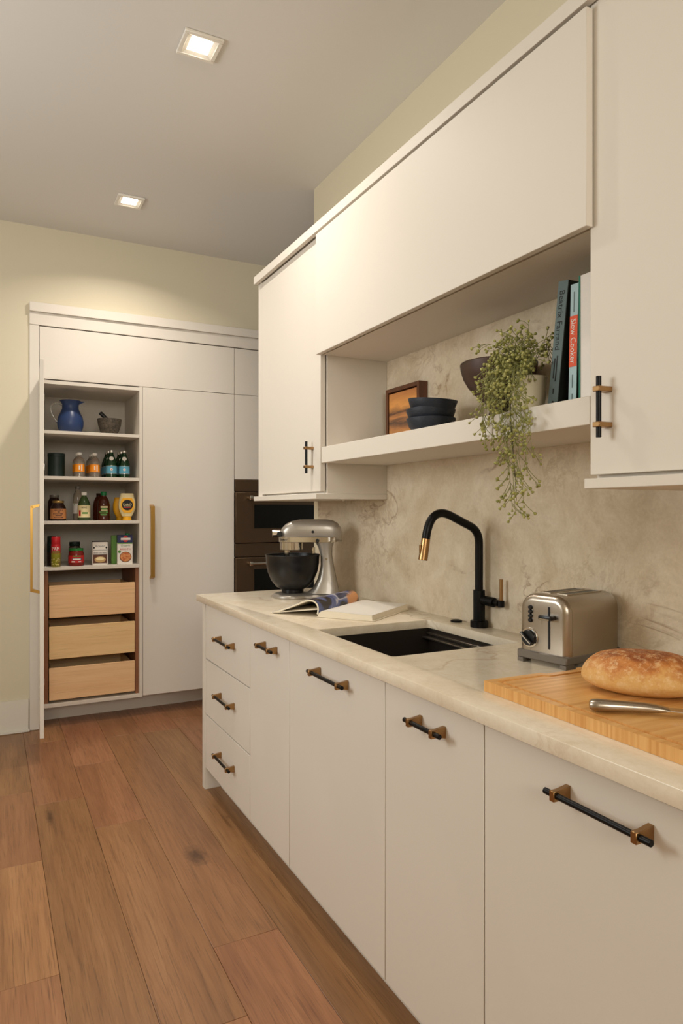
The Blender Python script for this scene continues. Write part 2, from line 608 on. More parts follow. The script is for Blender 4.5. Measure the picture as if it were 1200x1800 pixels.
def copy_tree(o, parent=None):
    c = o.copy()
    COL.objects.link(c)
    c.parent = parent
    for ch in list(o.children):
        copy_tree(ch, c)
    return c


def wpart(mb, name, mats, root, parent=None):
    """a part given in world coordinates, hung under an unrotated thing"""
    return mb.done(name, mats, parent or root, at=tuple(root.location))


def lettering(text, size, m, parent, origin, right, up, name='lettering', align='CENTER', width=None, thick=0.00025):
    cu = bpy.data.curves.new(name, 'FONT')
    cu.body = text
    cu.size = size
    cu.align_x = align
    cu.align_y = 'CENTER'
    cu.extrude = thick
    cu.resolution_u = 3
    t = bpy.data.objects.new(name, cu)
    COL.objects.link(t)
    dg = bpy.context.evaluated_depsgraph_get()
    me = bpy.data.meshes.new_from_object(t.evaluated_get(dg))
    bpy.data.objects.remove(t, do_unlink=True)
    bpy.data.curves.remove(cu)
    if width:
        xs = [v.co.x for v in me.vertices]
        k = width / max(1e-6, max(xs) - min(xs))
        for v in me.vertices:
            v.co.x *= k
    r, u = Vector(right).normalized(), Vector(up).normalized()
    n = r.cross(u)
    mx = Matrix((r, u, n)).transposed().to_4x4()
    mx.translation = Vector(origin)
    me.transform(mx)
    me.materials.clear()
    me.materials.append(M[m])
    o = bpy.data.objects.new(name, me)
    COL.objects.link(o)
    o.parent = parent
    return o


def wrap_lettering(text, size, m, parent, r, z, ang=-PI / 2, name='lettering', width=None, cx=0.0, cy=0.0):
    """lettering bent round a cylinder of radius r, centred on angle ang"""
    o = lettering(text, size, m, parent, (0, 0, 0), (1, 0, 0), (0, 1, 0), name, width=width)
    for v in o.data.vertices:
        a = ang + v.co.x / r
        rr = r + 0.0003 + v.co.z
        v.co = Vector((cx + rr * math.cos(a), cy + rr * math.sin(a), z + v.co.y))
    return o


# ------------------------------------------------------------------ key dimensions (metres)
XF = 0.921      # faces of the base cabinets
XU = 1.229      # faces of the wall cabinets
XL = 1.204      # face of the proud lift-up panel, crown and light rail
XB = 1.548      # stone face
ZS, ZB = 0.930, 0.900   # worktop top and underside
ZC = 3.071
YB = 4.555      # back wall
YP = 4.545      # pantry faces

# ------------------------------------------------------------------ the room
fl = struct(MB().box(-1.7, 3.3, -2.7, 5.3, -0.06, -0.016).done('floor', 'woodin'), 'warm brown oak plank floor', 'floor')
seams = [0.18 + 0.2135 * (k - 9) for k in range(0, 25)]
fixed = {9: [4.28, 3.383], 8: [3.565, 2.843, 2.12], 10: [3.806, 3.025, 1.72], 11: [4.205, 2.033], 12: [4.19, 1.2]}
for k in range(len(seams) - 1):
    x0, x1 = seams[k], seams[k + 1]
    if x0 < -1.7 or x1 > 3.3:
        continue
    js = fixed.get(k)
    lo, hi = -2.7, 5.3
    if js is None:
        js = []
        y = hi - random.uniform(0.3, 1.6)
        while y > lo + 0.3:
            js.append(y)
            y -= random.uniform(0.75, 1.9)
    else:
        js = list(js)
        y = js[-1] - random.uniform(1.2, 1.8)
        while y > lo + 0.3:
            js.append(y)
            y -= random.uniform(0.9, 1.8)
    ys = [hi] + js + [lo]
    for a, b in zip(ys[:-1], ys[1:]):
        p = MB().box(x0 + 0.0005, x1 - 0.0005, b + 0.0005, a - 0.0005, -0.0158, 0.0, 0.0009)
        p.done('plank', 'floor', fl)

struct(MB().box(-1.7, 3.3, -2.7, 5.3, ZC, ZC + 0.1).done('ceiling', 'ceil'), 'smooth pale ceiling', 'ceiling')
wb = MB()
wb.box(-1.7, 0.216, YB, 5.3, 0, ZC)
wb.box(0.216, 2.285, YB, 5.3, 2.602, ZC)
wb.box(2.285, 3.3, YB, 5.3, 0, ZC)
wb.box(0.216, 2.285, 5.18, 5.3, 0, 2.602)
struct(wb.done('wall_back', 'wall'), 'greenish beige painted back wall', 'wall')
struct(MB().box(1.561, 1.70, -2.7, 3.353, 0, ZC).done('wall_right', 'wall'), 'painted wall above the wall cabinets', 'wall')
struct(MB().box(3.2, 3.3, 3.353, YB, 0, ZC).done('wall_hall', 'wall'), 'painted side wall of the passage', 'wall')
struct(MB().box(1.70, 3.3, 2.2, 2.3, 0, ZC).done('wall_passage', 'wall'), 'painted wall closing the passage', 'wall')
wl_ = MB()
wl_.box(-1.7, -1.6, -2.7, 1.7, 0, ZC)
wl_.box(-1.7, -1.6, 2.9, YB, 0, ZC)
wl_.box(-1.7, -1.6, 1.7, 2.9, 0, 1.35)
wl_.box(-1.7, -1.6, 1.7, 2.9, 2.55, ZC)
struct(wl_.done('wall_left', 'wall'), 'painted left wall with an added unseen window', 'wall')
wn = MB()
for a, b, c, d in ((1.7, 1.75, 1.35, 2.55), (2.85, 2.9, 1.35, 2.55), (1.75, 2.85, 1.35, 1.40), (1.75, 2.85, 2.50, 2.55)):
    wn.box(-1.68, -1.62, a, b, c, d)
w2 = struct(wn.done('unseen_window_2', 'trimw'), 'added unseen white framed window in the left wall', 'window')  # added, unseen window; assumed source of the daylight from the left
MB().box(-1.655, -1.649, 1.75, 2.85, 1.40, 2.50).done('pane', 'glasspane', w2)
wr = MB()
wr.box(-1.6, -1.1, -2.7, -2.6, 0, ZC)
wr.box(0.7, 1.561, -2.7, -2.6, 0, ZC)
wr.box(-1.1, 0.7, -2.7, -2.6, 0, 1.8)
wr.box(-1.1, 0.7, -2.7, -2.6, 2.95, ZC)
struct(wr.done('wall_rear', 'wall'), 'painted rear wall with an added unseen window', 'wall')
wn = MB()
for a, b, c, d in ((-1.1, -1.05, 1.8, 2.95), (0.65, 0.7, 1.8, 2.95), (-1.05, 0.65, 1.8, 1.85), (-1.05, 0.65, 2.9, 2.95), (-0.225, -0.175, 1.85, 2.9)):
    wn.box(a, b, -2.68, -2.62, c, d)
w1 = struct(wn.done('unseen_window_1', 'trimw'), 'added unseen white framed window in the rear wall', 'window')  # added, unseen high window, raised to suit the rear light
for a, b in ((-1.05, -0.225), (-0.175, 0.65)):
    MB().box(a, b, -2.655, -2.649, 1.85, 2.9).done('pane', 'glasspane', w1)

st = MB()
st.box(XB, 1.5608, -0.7, 3.274, 0.88, 2.05)
tag(st.done('stone_backsplash', 'stone'), 'veined beige stone slab covering the wall above the worktop', 'backsplash')

bb = MB().box(-1.6, 0.212, YB - 0.016, YB - 0.0002, 0, 0.195, 0.002)
bo = struct(bb.done('baseboard_back', 'trimw'), 'tall cream baseboard along the back wall', 'baseboard')
MB().box(-1.6, 0.218, YB - 0.030, YB - 0.0162, 0, 0.016, 0.004).done('shoe_molding', 'trimw', bo)

tr = MB()
tr.box(0.216, 2.285, YP - 0.02, YB + 0.08, 2.545, 2.601, 0.0015)
tr.box(0.216, 2.285, YP - 0.004, YB + 0.08, 2.467, 2.5445, 0.0015)
struct(tr.done('trim_1', 'paint'), 'stepped cream trim above the tall pantry cabinets', 'trim')


# ------------------------------------------------------------------ recessed lamps
def downlight(x, y, label, power=9.3, spread=140):
    r = thing('recessed_light', label, 'ceiling light', (x, y, ZC), 0, 'square recessed ceiling lights')
    o, i, l = 0.0715, 0.055, 0.039
    f = MB()
    for a, b, c, d in ((-o, o, -o, -i), (-o, o, i, o), (-o, -i, -i, i), (i, o, -i, i)):
        f.box(a, b, c, d, -0.012, -0.0005, 0.002)
    f.done('trim_ring', 'lamptrim', r)
    g = MB()
    for s in range(4):
        q = Matrix.Rotation(s * PI / 2, 3, 'Z')
        pts = [q @ Vector(p) for p in ((-i, -i, -0.010), (i, -i, -0.010), (l, -l, -0.003), (-l, -l, -0.003))]
        g.poly(pts, (0, 0, 0.0012))
    g.done('baffle', 'lamptrim', r)
    MB().box(-l, l, -l, l, -0.004, -0.001).done('lens', 'lens', r)
    d = bpy.data.lights.new('lamp_light', 'AREA')
    d.shape = 'SQUARE'
    d.size = 0.075
    d.energy = power
    d.color = (1.0, 0.91, 0.82)
    d.spread = math.radians(spread)
    lo = bpy.data.objects.new('lamp_light', d)
    COL.objects.link(lo)
    lo.parent = r
    lo.location = (0, 0, -0.014)
    return r


downlight(0.697, 2.504, 'square recessed ceiling light over the worktop sink')
downlight(0.697, 3.940, 'square recessed ceiling light in front of the pantry cabinets')


# ------------------------------------------------------------------ pulls
def bar_pull(parent, root, c, axis, length, face_x, span=None):
    """black round bar in two bronze mounts; c = bar centre (world)"""
    o = Vector(root.location)
    a = Vector((0, 1, 0)) if axis == 'y' else Vector((0, 0, 1))
    c = Vector(c)
    h = length / 2
    span = span or (length - 0.052)
    MB().cyl(c - a * h - o, c + a * h - o, 0.0058, seg=20, bev=0.0008).done('handle_bar', 'black', parent)
    for s in (-1, 1):
        p = c + a * (s * span / 2)
        w, t = 0.0058, 0.0095
        b = MB()
        if axis == 'y':
            b.poly([(p.x - 0.0095, p.y - w, p.z - t), (p.x + 0.006, p.y - w, p.z - t), (face_x, p.y - w, p.z - t - 0.004),
                    (face_x, p.y - w, p.z + t + 0.004), (p.x + 0.006, p.y - w, p.z + t), (p.x - 0.0095, p.y - w, p.z + t)], (0, 2 * w, 0), bev=0.0012)
        else:
            b.poly([(p.x - 0.0095, p.y - t, p.z - w), (p.x + 0.006, p.y - t, p.z - w), (face_x, p.y - t - 0.003, p.z - w),
                    (face_x, p.y + t + 0.003, p.z - w), (p.x + 0.006, p.y + t, p.z - w), (p.x - 0.0095, p.y + t, p.z - w)], (0, 0, 2 * w), bev=0.0012)
        b.done('handle_mount', 'brass', parent, at=tuple(o))


# ------------------------------------------------------------------ base cabinets
def carcass(y0, y1, x0=0.962, z0=0.105, z1=ZB - 0.0005):
    b = MB()
    t = 0.018
    b.box(x0, 1.544, y0 + 0.0005, y0 + t, z0, z1)
    b.box(x0, 1.544, y1 - t, y1 - 0.0005, z0, z1)
    b.box(x0, 1.544, y0 + t, y1 - t, z0, z0 + t)
    b.box(1.53, 1.544, y0 + t, y1 - t, z0 + t, z1)
    return b


def base_unit(y0, y1, label, end_panel=False):
    r = thing('base_cabinet', label, 'cabinet', (1.23, (y0 + y1) / 2, 0), 0, 'base cabinets under the worktop')
    wpart(carcass(y0, y1), 'carcass', 'paint_in', r)
    wpart(MB().box(0.995, 1.012, y0 + 0.0003, y1 - 0.0003, 0.0005, 0.1045), 'toe_kick', 'paint', r)
    return r


G = 0.0016
u1 = base_unit(2.581, 3.206, 'base cabinet of three stacked drawers at the end of the worktop')
ep = MB()
ep.box(0.917, 1.544, 3.2065, 3.250, 0.0005, ZB - 0.0005, 0.001)
wpart(ep, 'end_panel', 'paint', u1)
for z0, z1, hz in ((0.630, 0.886, 0.762), (0.3645, 0.625, 0.508), (0.1045, 0.3595, 0.243)):
    d = wpart(MB().box(XF, 0.942, 2.581 + G, 3.205, z0, z1, 0.0012), 'drawer_front', 'paint', u1)
    bar_pull(d, u1, (XF - 0.032, 2.868, hz), 'y', 0.235, XF - 0.0002)
for y0, y1, lab, hc, hl in (
        (2.180, 2.581, 'narrow base cabinet between the drawers and the sink cabinet', 2.352, 0.165),
        (1.538, 2.180, 'wide base cabinet below the sink', 1.840, 0.238),
        (1.135, 1.538, 'narrow base cabinet between the sink cabinet and the cutting board', 1.322, 0.147),
        (0.530, 1.135, 'wide base cabinet below the cutting board', 0.8145, 0.224)):
    u = base_unit(y0, y1, lab)
    d = wpart(MB().box(XF, 0.942, y0 + G, y1 - G, 0.1045, 0.886, 0.0012), 'door', 'paint', u)
    bar_pull(d, u, (XF - 0.032, hc, 0.831), 'y', hl, XF - 0.0002)
u = base_unit(-0.70, 0.530, 'base cabinet past the cutting board end of the worktop')
for a, b, hc in ((-0.085 + G, 0.530 - G, 0.22), (-0.70 + G, -0.085 - G, -0.39)):
    d = wpart(MB().box(XF, 0.942, a, b, 0.1045, 0.886, 0.0012), 'door', 'paint', u)
    bar_pull(d, u, (XF - 0.032, hc, 0.831), 'y', 0.224, XF - 0.0002)

# ------------------------------------------------------------------ worktop with the sink cut-out
SX0, SX1, SY0, SY1 = 0.993, 1.449, 1.618, 2.108


def slab_with_hole(x0, x1, y0, y1, hx0, hx1, hy0, hy1, z0, z1, bev, rc=0.012):
    b = bmesh.new()
    # hole with rounded corners, outer ring has matching points
    hole = []
    for cx, cy, a0 in ((hx1 - rc, hy1 - rc, 0), (hx0 + rc, hy1 - rc, 90), (hx0 + rc, hy0 + rc, 180), (hx1 - rc, hy0 + rc, 270)):
        for k in range(5):
            a = math.radians(a0 + 90 * k / 4)
            hole.append((cx + rc * math.cos(a), cy + rc * math.sin(a)))
    corner = [(x1, y1), (x0, y1), (x0, y0), (x1, y0)]
    tops, bots = [], []
    for z, out in ((z1, tops), (z0, bots)):
        hv = [b.verts.new((p[0], p[1], z)) for p in hole]
        cv = [b.verts.new((p[0], p[1], z)) for p in corner]
        for q in range(4):
            for k in range(4):
                b.faces.new((hv[q * 5 + k], hv[q * 5 + k + 1], cv[q]))
            b.faces.new((hv[q * 5 + 4], hv[(q * 5 + 5) % 20], cv[(q + 1) % 4], cv[q]))
        out.extend([hv, cv])
    n = 20
    for i in range(n):
        b.faces.new((tops[0][i], tops[0][(i + 1) % n], bots[0][(i + 1) % n], bots[0][i]))
    for i in range(4):
        b.faces.new((tops[1][i], tops[1][(i + 1) % 4], bots[1][(i + 1) % 4], bots[1][i]))
    bmesh.ops.recalc_face_normals(b, faces=b.faces)
    es = [e for e in b.edges if len(e.link_faces) == 2 and e.calc_face_angle(0) > 1.2]
    bmesh.ops.bevel(b, geom=es, offset=bev, segments=2, affect='EDGES', profile=0.5)
    return b


wt = MB()
wt._merge(slab_with_hole(0.89, 1.5474, -0.72, 3.262, SX0, SX1, SY0, SY1, ZB, ZS, 0.0018))
wto = wt.done('worktop', 'counter')
tag(wto, 'pale beige stone worktop with a sink cut-out and square edge', 'worktop')

sk = thing('sink', 'dark undermount sink with a stepped back ledge set into the worktop', 'sink', ((SX0 + SX1) / 2, (SY0 + SY1) / 2, 0.66))
b = MB()
x0, x1, y0, y1 = SX0 - 0.004, SX1 + 0.004, SY0 - 0.004, SY1 + 0.004
zt, zb_ = ZB - 0.001, 0.67
b.box(x0 - 0.012, x0, y0 - 0.012, y1 + 0.012, zb_, zt)
b.box(x1, x1 + 0.012, y0 - 0.012, y1 + 0.012, zb_, zt)
b.box(x0, x1, y0 - 0.012, y0, zb_, zt)
b.box(x0, x1, y1, y1 + 0.012, zb_, zt)
b.box(x0 - 0.012, x1 + 0.012, y0 - 0.012, y1 + 0.012, 0.66, zb_)
wpart(b, 'basin', 'sink', sk)
for a, c, z in ((x1 - 0.012, x1 - 0.0004, 0.014), (x1 - 0.030, x1 - 0.0004, 0.028), (x0 + 0.0004, x0 + 0.012, 0.028)):
    wpart(MB().box(a, c, y0 + 0.001, y1 - 0.001, zt - z - 0.006, zt - z, 0.001), 'ledge', 'sinkrim', sk)
b = MB()
b.lathe([(0.0, 0.004), (0.03, 0.004), (0.036, 0.007), (0.043, 0.006), (0.045, 0.0)], (1.30, 1.86, zb_ + 0.0002), 28)
wpart(b, 'drain', 'drain', sk)


# ------------------------------------------------------------------ wall cabinets
def tall_wall_unit(y0, y1, label):
    r = thing('wall_cabinet', label, 'cabinet', ((XU + XB) / 2, (y0 + y1) / 2, 1.3855), 0, 'tall wall cabinets at both ends of the open shelf')
    return r


ZR0, ZR1 = 1.3845, 1.4075
wl = tall_wall_unit(2.569, 3.317, 'tall wall cabinet above the stand mixer')
b = MB()
b.box(1.2575, XB - 0.0005, 2.5695, 2.588, ZR1, 2.504)
b.box(1.2515, XB - 0.0005, 3.297, 3.317, ZR1, 2.504)
b.box(XU + 0.001, 1.2515, 3.2615, 3.317, ZR1, 2.504)
b.box(1.2515, XB - 0.0005, 2.588, 3.297, 2.48, 2.504)
b.box(1.2515, XB - 0.0005, 2.588, 3.297, ZR1, ZR1 + 0.018)
b.box(1.535, XB - 0.0005, 2.588, 3.297, ZR1 + 0.018, 2.48)
wpart(b, 'carcass', 'paint', wl)
d = wpart(MB().box(XU, 1.2505, 2.576, 3.2595, 1.4165, 2.489, 0.0012), 'door', 'paint', wl)
bar_pull(d, wl, (XU - 0.030, 2.655, 1.562), 'z', 0.136, XU - 0.0002, 0.079)
wpart(MB().box(XL, XB - 0.0005, 2.5675, 3.318, ZR0, ZR1 - 0.0002, 0.0015), 'light_rail', 'paint', wl)
b = MB()
b.cyl((1.40, 2.70, ZR0 - 0.006), (1.40, 2.70, ZR0), 0.006, seg=12)
wpart(b, 'bumper', 'white', wl)

wr_ = tall_wall_unit(-0.70, 1.136, 'tall wall cabinet above the toaster and bread')
b = MB()
b.box(1.2515, XB - 0.0005, 1.117, 1.1355, ZR1, 2.504)
b.box(1.2515, XB - 0.0005, -0.70, -0.682, ZR1, 2.504)
b.box(1.2515, XB - 0.0005, -0.682, 1.117, 2.48, 2.504)
b.box(1.2515, XB - 0.0005, -0.682, 1.117, ZR1, ZR1 + 0.018)
b.box(1.535, XB - 0.0005, -0.682, 1.117, ZR1 + 0.018, 2.48)
wpart(b, 'carcass', 'paint', wr_)
for a, c, h in ((0.530, 1.1355, 1.084), (-0.085, 0.527, 0.475), (-0.70, -0.088, -0.035)):
    d = wpart(MB().box(XU, 1.2505, a, c, 1.4165, 2.4985, 0.0012), 'door', 'paint', wr_)
    bar_pull(d, wr_, (XU - 0.030, h, 1.565), 'z', 0.136, XU - 0.0002, 0.079)
wpart(MB().box(XL, XB - 0.0005, -0.70, 1.131, ZR0, ZR1 - 0.0002, 0.0015), 'light_rail', 'paint', wr_)

lc = thing('lift_up_cabinet', 'long wall cabinet with one wide flat lift-up front over the open shelf', 'cabinet', ((XU + XB) / 2, 1.85, 1.983))
b = MB()
b.box(XU + 0.010, XB - 0.0005, 1.1362, 2.5688, 1.986, 2.006)
b.box(XU + 0.012, XB - 0.0005, 1.1362, 2.5688, 2.484, 2.504)
b.box(XU + 0.012, XB - 0.0005, 1.1362, 1.154, 2.006, 2.484)
b.box(XU + 0.012, XB - 0.0005, 2.551, 2.5688, 2.006, 2.484)
wpart(b, 'carcass', 'paint', lc)
wpart(MB().box(XL, XL + 0.021, 1.124, 2.5695, 1.9825, 2.4815, 0.0012), 'lift_up_front', 'paint', lc)

sh = MB().box(XU - 0.0005, XB - 0.0005, 1.1362, 2.5688, 1.5335, 1.5995, 0.0015)
tag(sh.done('floating_shelf', 'paint', at=None), 'thick cream open shelf between the two tall wall cabinets', 'shelf')
cr = MB()
cr.box(XL, XL + 0.02, -0.70, 3.319, 2.4925, 2.5315, 0.001)
cr.box(XL + 0.0202, XB + 0.006, -0.70, 3.319, 2.5045, 2.5315)
struct(cr.done('trim_2', 'paint'), 'flat cream top trim along the wall cabinets', 'trim')

# ------------------------------------------------------------------ tall pantry cabinets in the back wall
pc = thing('pantry_cabinet', 'tall built-in pantry with its left door open on shelves and wooden drawers', 'cabinet', (0.86, YP, 0))
PX0, PX1, PM = 0.272, 1.507, 0.887
b = MB()
b.box(0.2165, 0.270, YP, YP + 0.05, 0.002, 2.466, 0.001)
wpart(b, 'filler_stile', 'paint', pc)
b = MB()
b.box(0.272, 0.290, YP + 0.002, 5.10, 0.125, 2.46)
b.box(0.866, 0.886, YP + 0.002, 5.10, 0.125, 2.46)
b.box(1.488, 1.506, YP + 0.022, 5.10, 0.125, 2.46)
b.box(0.290, 0.866, 5.085, 5.10, 0.125, 2.46)
b.box(0.290, 0.866, YP + 0.002, 5.085, 2.115, 2.137)
b.box(0.290, 0.866, YP + 0.002, 5.085, 0.125, 0.144)
b.box(0.886, 1.488, YP + 0.022, 5.085, 0.125, 0.144)
wpart(b, 'carcass', 'paint_in', pc)
for z in (1.830, 1.549, 1.272, 0.987):
    wpart(MB().box(0.2905, 0.8655, YP + 0.004, 5.084, z - 0.020, z, 0.001), 'shelf', 'paint', pc)
wpart(MB().box(0.272, 2.28, 4.737, 4.752, 0.001, 0.124), 'toe_kick', 'paint', pc)
wpart(MB().box(PX0, PX1 - G, YP, YP + 0.02, 2.1435, 2.461, 0.0012), 'upper_front', 'paint', pc)


def pull_shape(b, x, w, z0, z1, face, pr_=0.046, t=0.013):
    """flat gold pull, wide strip carried by two mitred legs; it stands out along -y from y = face"""
    y = face - pr_
    for zz, s in ((z0, 1), (z1, -1)):
        b.poly([(x, face, zz), (x, face, zz + s * 0.014), (x, y + t, zz + s * 0.026), (x, y, zz + s * 0.012)][::s], (w, 0, 0), bev=0.0004)
    b.box(x, x + w, y, y + t, z0 + 0.0125, z1 - 0.0125, 0.0006)
    return b


def edge_pull(parent, root, x, z0, z1, face_y):
    return wpart(pull_shape(MB(), x, 0.026, z0, z1, face_y), 'pull', 'gold', root, parent)


d = wpart(MB().box(PM + G, PX1 - G, YP, YP + 0.02, 0.132, 2.1405, 0.0012), 'door', 'paint', pc)
edge_pull(d, pc, 0.930, 0.890, 1.376, YP - 0.0002)

# the open door: hinged at the left stile, swung out a little past square
od = MB().box(0, 0.605, -0.021, 0.0, 0.130, 2.139, 0.0012).done('door', 'paint', pc)
od['label'] = 'open pantry door seen edge on'
od.location = Vector((0.289, YP - 0.006, 0)) - Vector(pc.location)
od.rotation_euler = (0, 0, math.radians(-93.0))
b = pull_shape(MB(), 0.545, 0.026, 0.893, 1.372, -0.0212)
b.done('pull', 'gold', od)
for z in (0.30, 0.72, 1.13, 1.60, 2.02):
    h = MB().box(0.012, 0.05, 0.0002, 0.010, z - 0.022, z + 0.022, 0.002)
    h.done('hinge', 'chrome', od)

# wooden roll-out drawers
for a, c in ((0.2905, 0.322), (0.846, 0.8655)):
    wpart(MB().box(a, c, YP + 0.03, 5.08, 0.1445, 0.9665), 'drawer_housing', 'woodin', pc)
for z0, z1 in ((0.672, 0.872), (0.417, 0.618), (0.163, 0.362)):
    d = wpart(MB().box(0.327, 0.841, YP + 0.018, YP + 0.036, z0, z1, 0.002), 'drawer_front', 'maple', pc)
    b = MB()
    b.box(0.334, 0.346, YP + 0.0365, 5.02, z0 + 0.01, z1 - 0.02)
    b.box(0.822, 0.834, YP + 0.0365, 5.02, z0 + 0.01, z1 - 0.02)
    b.box(0.346, 0.822, 5.008, 5.02, z0 + 0.01, z1 - 0.02)
    b.box(0.346, 0.822, YP + 0.0365, 5.008, z0 + 0.01, z0 + 0.02)
    wpart(b, 'drawer_box', 'maple', pc, d)

oc = thing('oven_cabinet', 'tall oven cabinet beside the pantry with flat fronts above two ovens', 'cabinet', (1.89, YP, 0))
b = MB()
b.box(1.5075, 1.524, YP + 0.03, 5.10, 0.125, 2.46)
b.box(2.262, 2.28, YP + 0.022, 5.10, 0.125, 2.46)
b.box(1.524, 2.262, YP + 0.022, 5.10, 1.556, 1.575)
b.box(1.524, 2.262, YP + 0.022, 5.10, 0.40, 0.42)
b.box(1.524, 2.262, 5.085, 5.10, 0.125, 2.46)
wpart(b, 'carcass', 'paint_in', oc)
wpart(MB().box(PX1 + G, 2.281, YP, YP + 0.02, 2.1435, 2.461, 0.0012), 'upper_front', 'paint', oc)
wpart(MB().box(PX1 + G, 2.281, YP, YP + 0.02, 1.554, 2.1405, 0.0012), 'door', 'paint', oc)
wpart(MB().box(PX1 + G, 2.281, YP, YP + 0.02, 0.132, 0.395, 0.0012), 'drawer_front', 'paint', oc)


def oven(label, z0, zp0, zp1, gz0, gz1, hz, z1):
    r = thing('built_in_oven', label, 'oven', (1.89, YP + 0.02, z0), 0, 'built-in wall ovens')
    wpart(MB().box(1.527, 2.260, YP + 0.024, 5.05, z0, z1), 'housing', 'oven', r)
    wpart(MB().box(1.512, 2.278, YP - 0.004, YP + 0.022, zp1 + 0.003, z1, 0.001), 'control_panel', 'oven', r)
    d = wpart(MB().box(1.512, 2.278, YP - 0.018, YP + 0.022, z0, zp1 - 0.004, 0.002), 'oven_door', 'oven', r)
    wpart(MB().box(1.646, 2.144, YP - 0.0205, YP - 0.0184, gz0, gz1), 'glass_panel', 'ovenglass', r, d)
    b = MB()
    b.cyl((1.600, YP - 0.075, hz), (2.19, YP - 0.075, hz), 0.0105, seg=20, bev=0.001)
    wpart(b, 'handle_bar', 'chrome', r, d)
    for x in (1.598, 2.175):
        b = MB()
        b.cyl((x - 0.004, YP - 0.075, hz), (x + 0.018, YP - 0.075, hz), 0.017, seg=20, bev=0.002)
        b.cyl((x + 0.008, YP - 0.066, hz), (x + 0.008, YP - 0.0185, hz), 0.010, 0.013, seg=16)
        wpart(b, 'handle_mount', 'chrome', r, d)
    return r


oven('upper built-in oven with dark bronze steel front and black glass', 1.112, 1.112, 1.467, 1.213, 1.378, 1.424, 1.551)
oven('lower built-in oven with dark bronze steel front, half hidden by the mixer bowl', 0.425, 0.425, 1.012, 0.55, 0.927, 0.970, 1.107)


# ------------------------------------------------------------------ shared shape helpers
def superring(cx, cz, hw, hz, n=3.0, seg=28, x=0.0, plane='yz'):
    pts = []
    for i in range(seg):
        a = 2 * PI * i / seg
        c, s_ = math.cos(a), math.sin(a)
        p = math.copysign(abs(c) ** (2.0 / n), c) * hw
        q = math.copysign(abs(s_) ** (2.0 / n), s_) * hz
        if plane == 'yz':
            pts.append((x, cx + p, cz + q))
        else:
            pts.append((cx + p, cz + q, x))
    return pts


def offset_poly(P, d):
    """inset a counter-clockwise 2-D polygon by d with mitred corners"""
    n = len(P)
    out = []
    for i in range(n):
        a, b, c = Vector(P[i - 1]), Vector(P[i]), Vector(P[(i + 1) % n])
        e1, e2 = (b - a).normalized(), (c - b).normalized()
        n1, n2 = Vector((-e1.y, e1.x)), Vector((-e2.y, e2.x))
        m = (n1 + n2)
        m = m / max(0.25, m.dot(n1))
        out.append(tuple(b + m * d))
    return out


def arc_pts(c, r, a0, a1, n):
    return [(c[0] + r * math.cos(math.radians(a0 + (a1 - a0) * i / n)), c[1] + r * math.sin(math.radians(a0 + (a1 - a0) * i / n))) for i in range(n + 1)]


# ------------------------------------------------------------------ faucet and air switch
FX, FY = 1.515, 1.895
fc = thing('faucet', 'matte black kitchen faucet with angular spout and bronze tip behind the sink', 'faucet', (FX, FY, ZS))
MB().lathe([(0.027, 0), (0.0305, 0.001), (0.0305, 0.021), (0.028, 0.023)], (0, 0, 0.0002), 36).done('base', 'black', fc)
MB().lathe([(0.0205, 0.0232), (0.0205, 0.128), (0.0195, 0.129)], (0, 0, 0), 32).done('body', 'black', fc)
path = [(0, 0, 0.1292), (0, 0, 0.285)]


def bend(c0, p, c1, n=10):
    """quadratic corner from c0 round p to c1"""
    c0, p, c1 = Vector(c0), Vector(p), Vector(c1)
    return [tuple((1 - t) ** 2 * c0 + 2 * t * (1 - t) * p + t * t * c1) for t in [i / n for i in range(n + 1)]]


path += bend((0, 0, 0.29), (0.0, 0, 0.335), (-0.04, 0, 0.352))
path += bend((-0.115, 0, 0.385), (-0.205, 0, 0.427), (-0.222, 0, 0.312), 14)
MB().tube(path, 0.0142, 20).done('spout', 'black', fc)
MB().cyl((-0.2222, 0, 0.3118), (-0.2345, 0, 0.240), 0.0146, 0.0155, 24, 0.001).done('spray_head', 'brass', fc)
MB().box(-0.2475, -0.2425, -0.005, 0.005, 0.262, 0.292, 0.002).done('spray_button', 'brass', fc)
h = MB()
he = Vector((0.010, -0.092, 0.092))
h.cyl((0.002, -0.018, 0.096), (0.009, -0.07, 0.093), 0.0165, 0.0165, 24, 0.001)
h.cyl((0.009, -0.0702, 0.093), he, 0.0105, 0.0105, 20, 0.001)
h.done('handle_hub', 'black', fc)
MB().cyl(he - Vector((0, 0.012, 0.011)), he - Vector((0, 0.012, -0.011)), 0.011, 0.011, 18, 0.001).done('lever_socket', 'black', fc)
MB().cyl(he + Vector((0, -0.012, 0.0112)), he + Vector((0, -0.012, 0.083)), 0.0062, 0.0062, 16, 0.0006).done('lever', 'brass', fc)
ab = MB().lathe([(0.021, 0), (0.022, 0.003), (0.02, 0.006), (0.012, 0.0085), (0, 0.009)], (0, 0, 0), 28).done('air_switch', 'black', at=(0, 0, 0))
ab.location = (1.513, 2.022, ZS + 0.0003)
tag(ab, 'round black air switch button on the worktop beside the faucet', 'button')

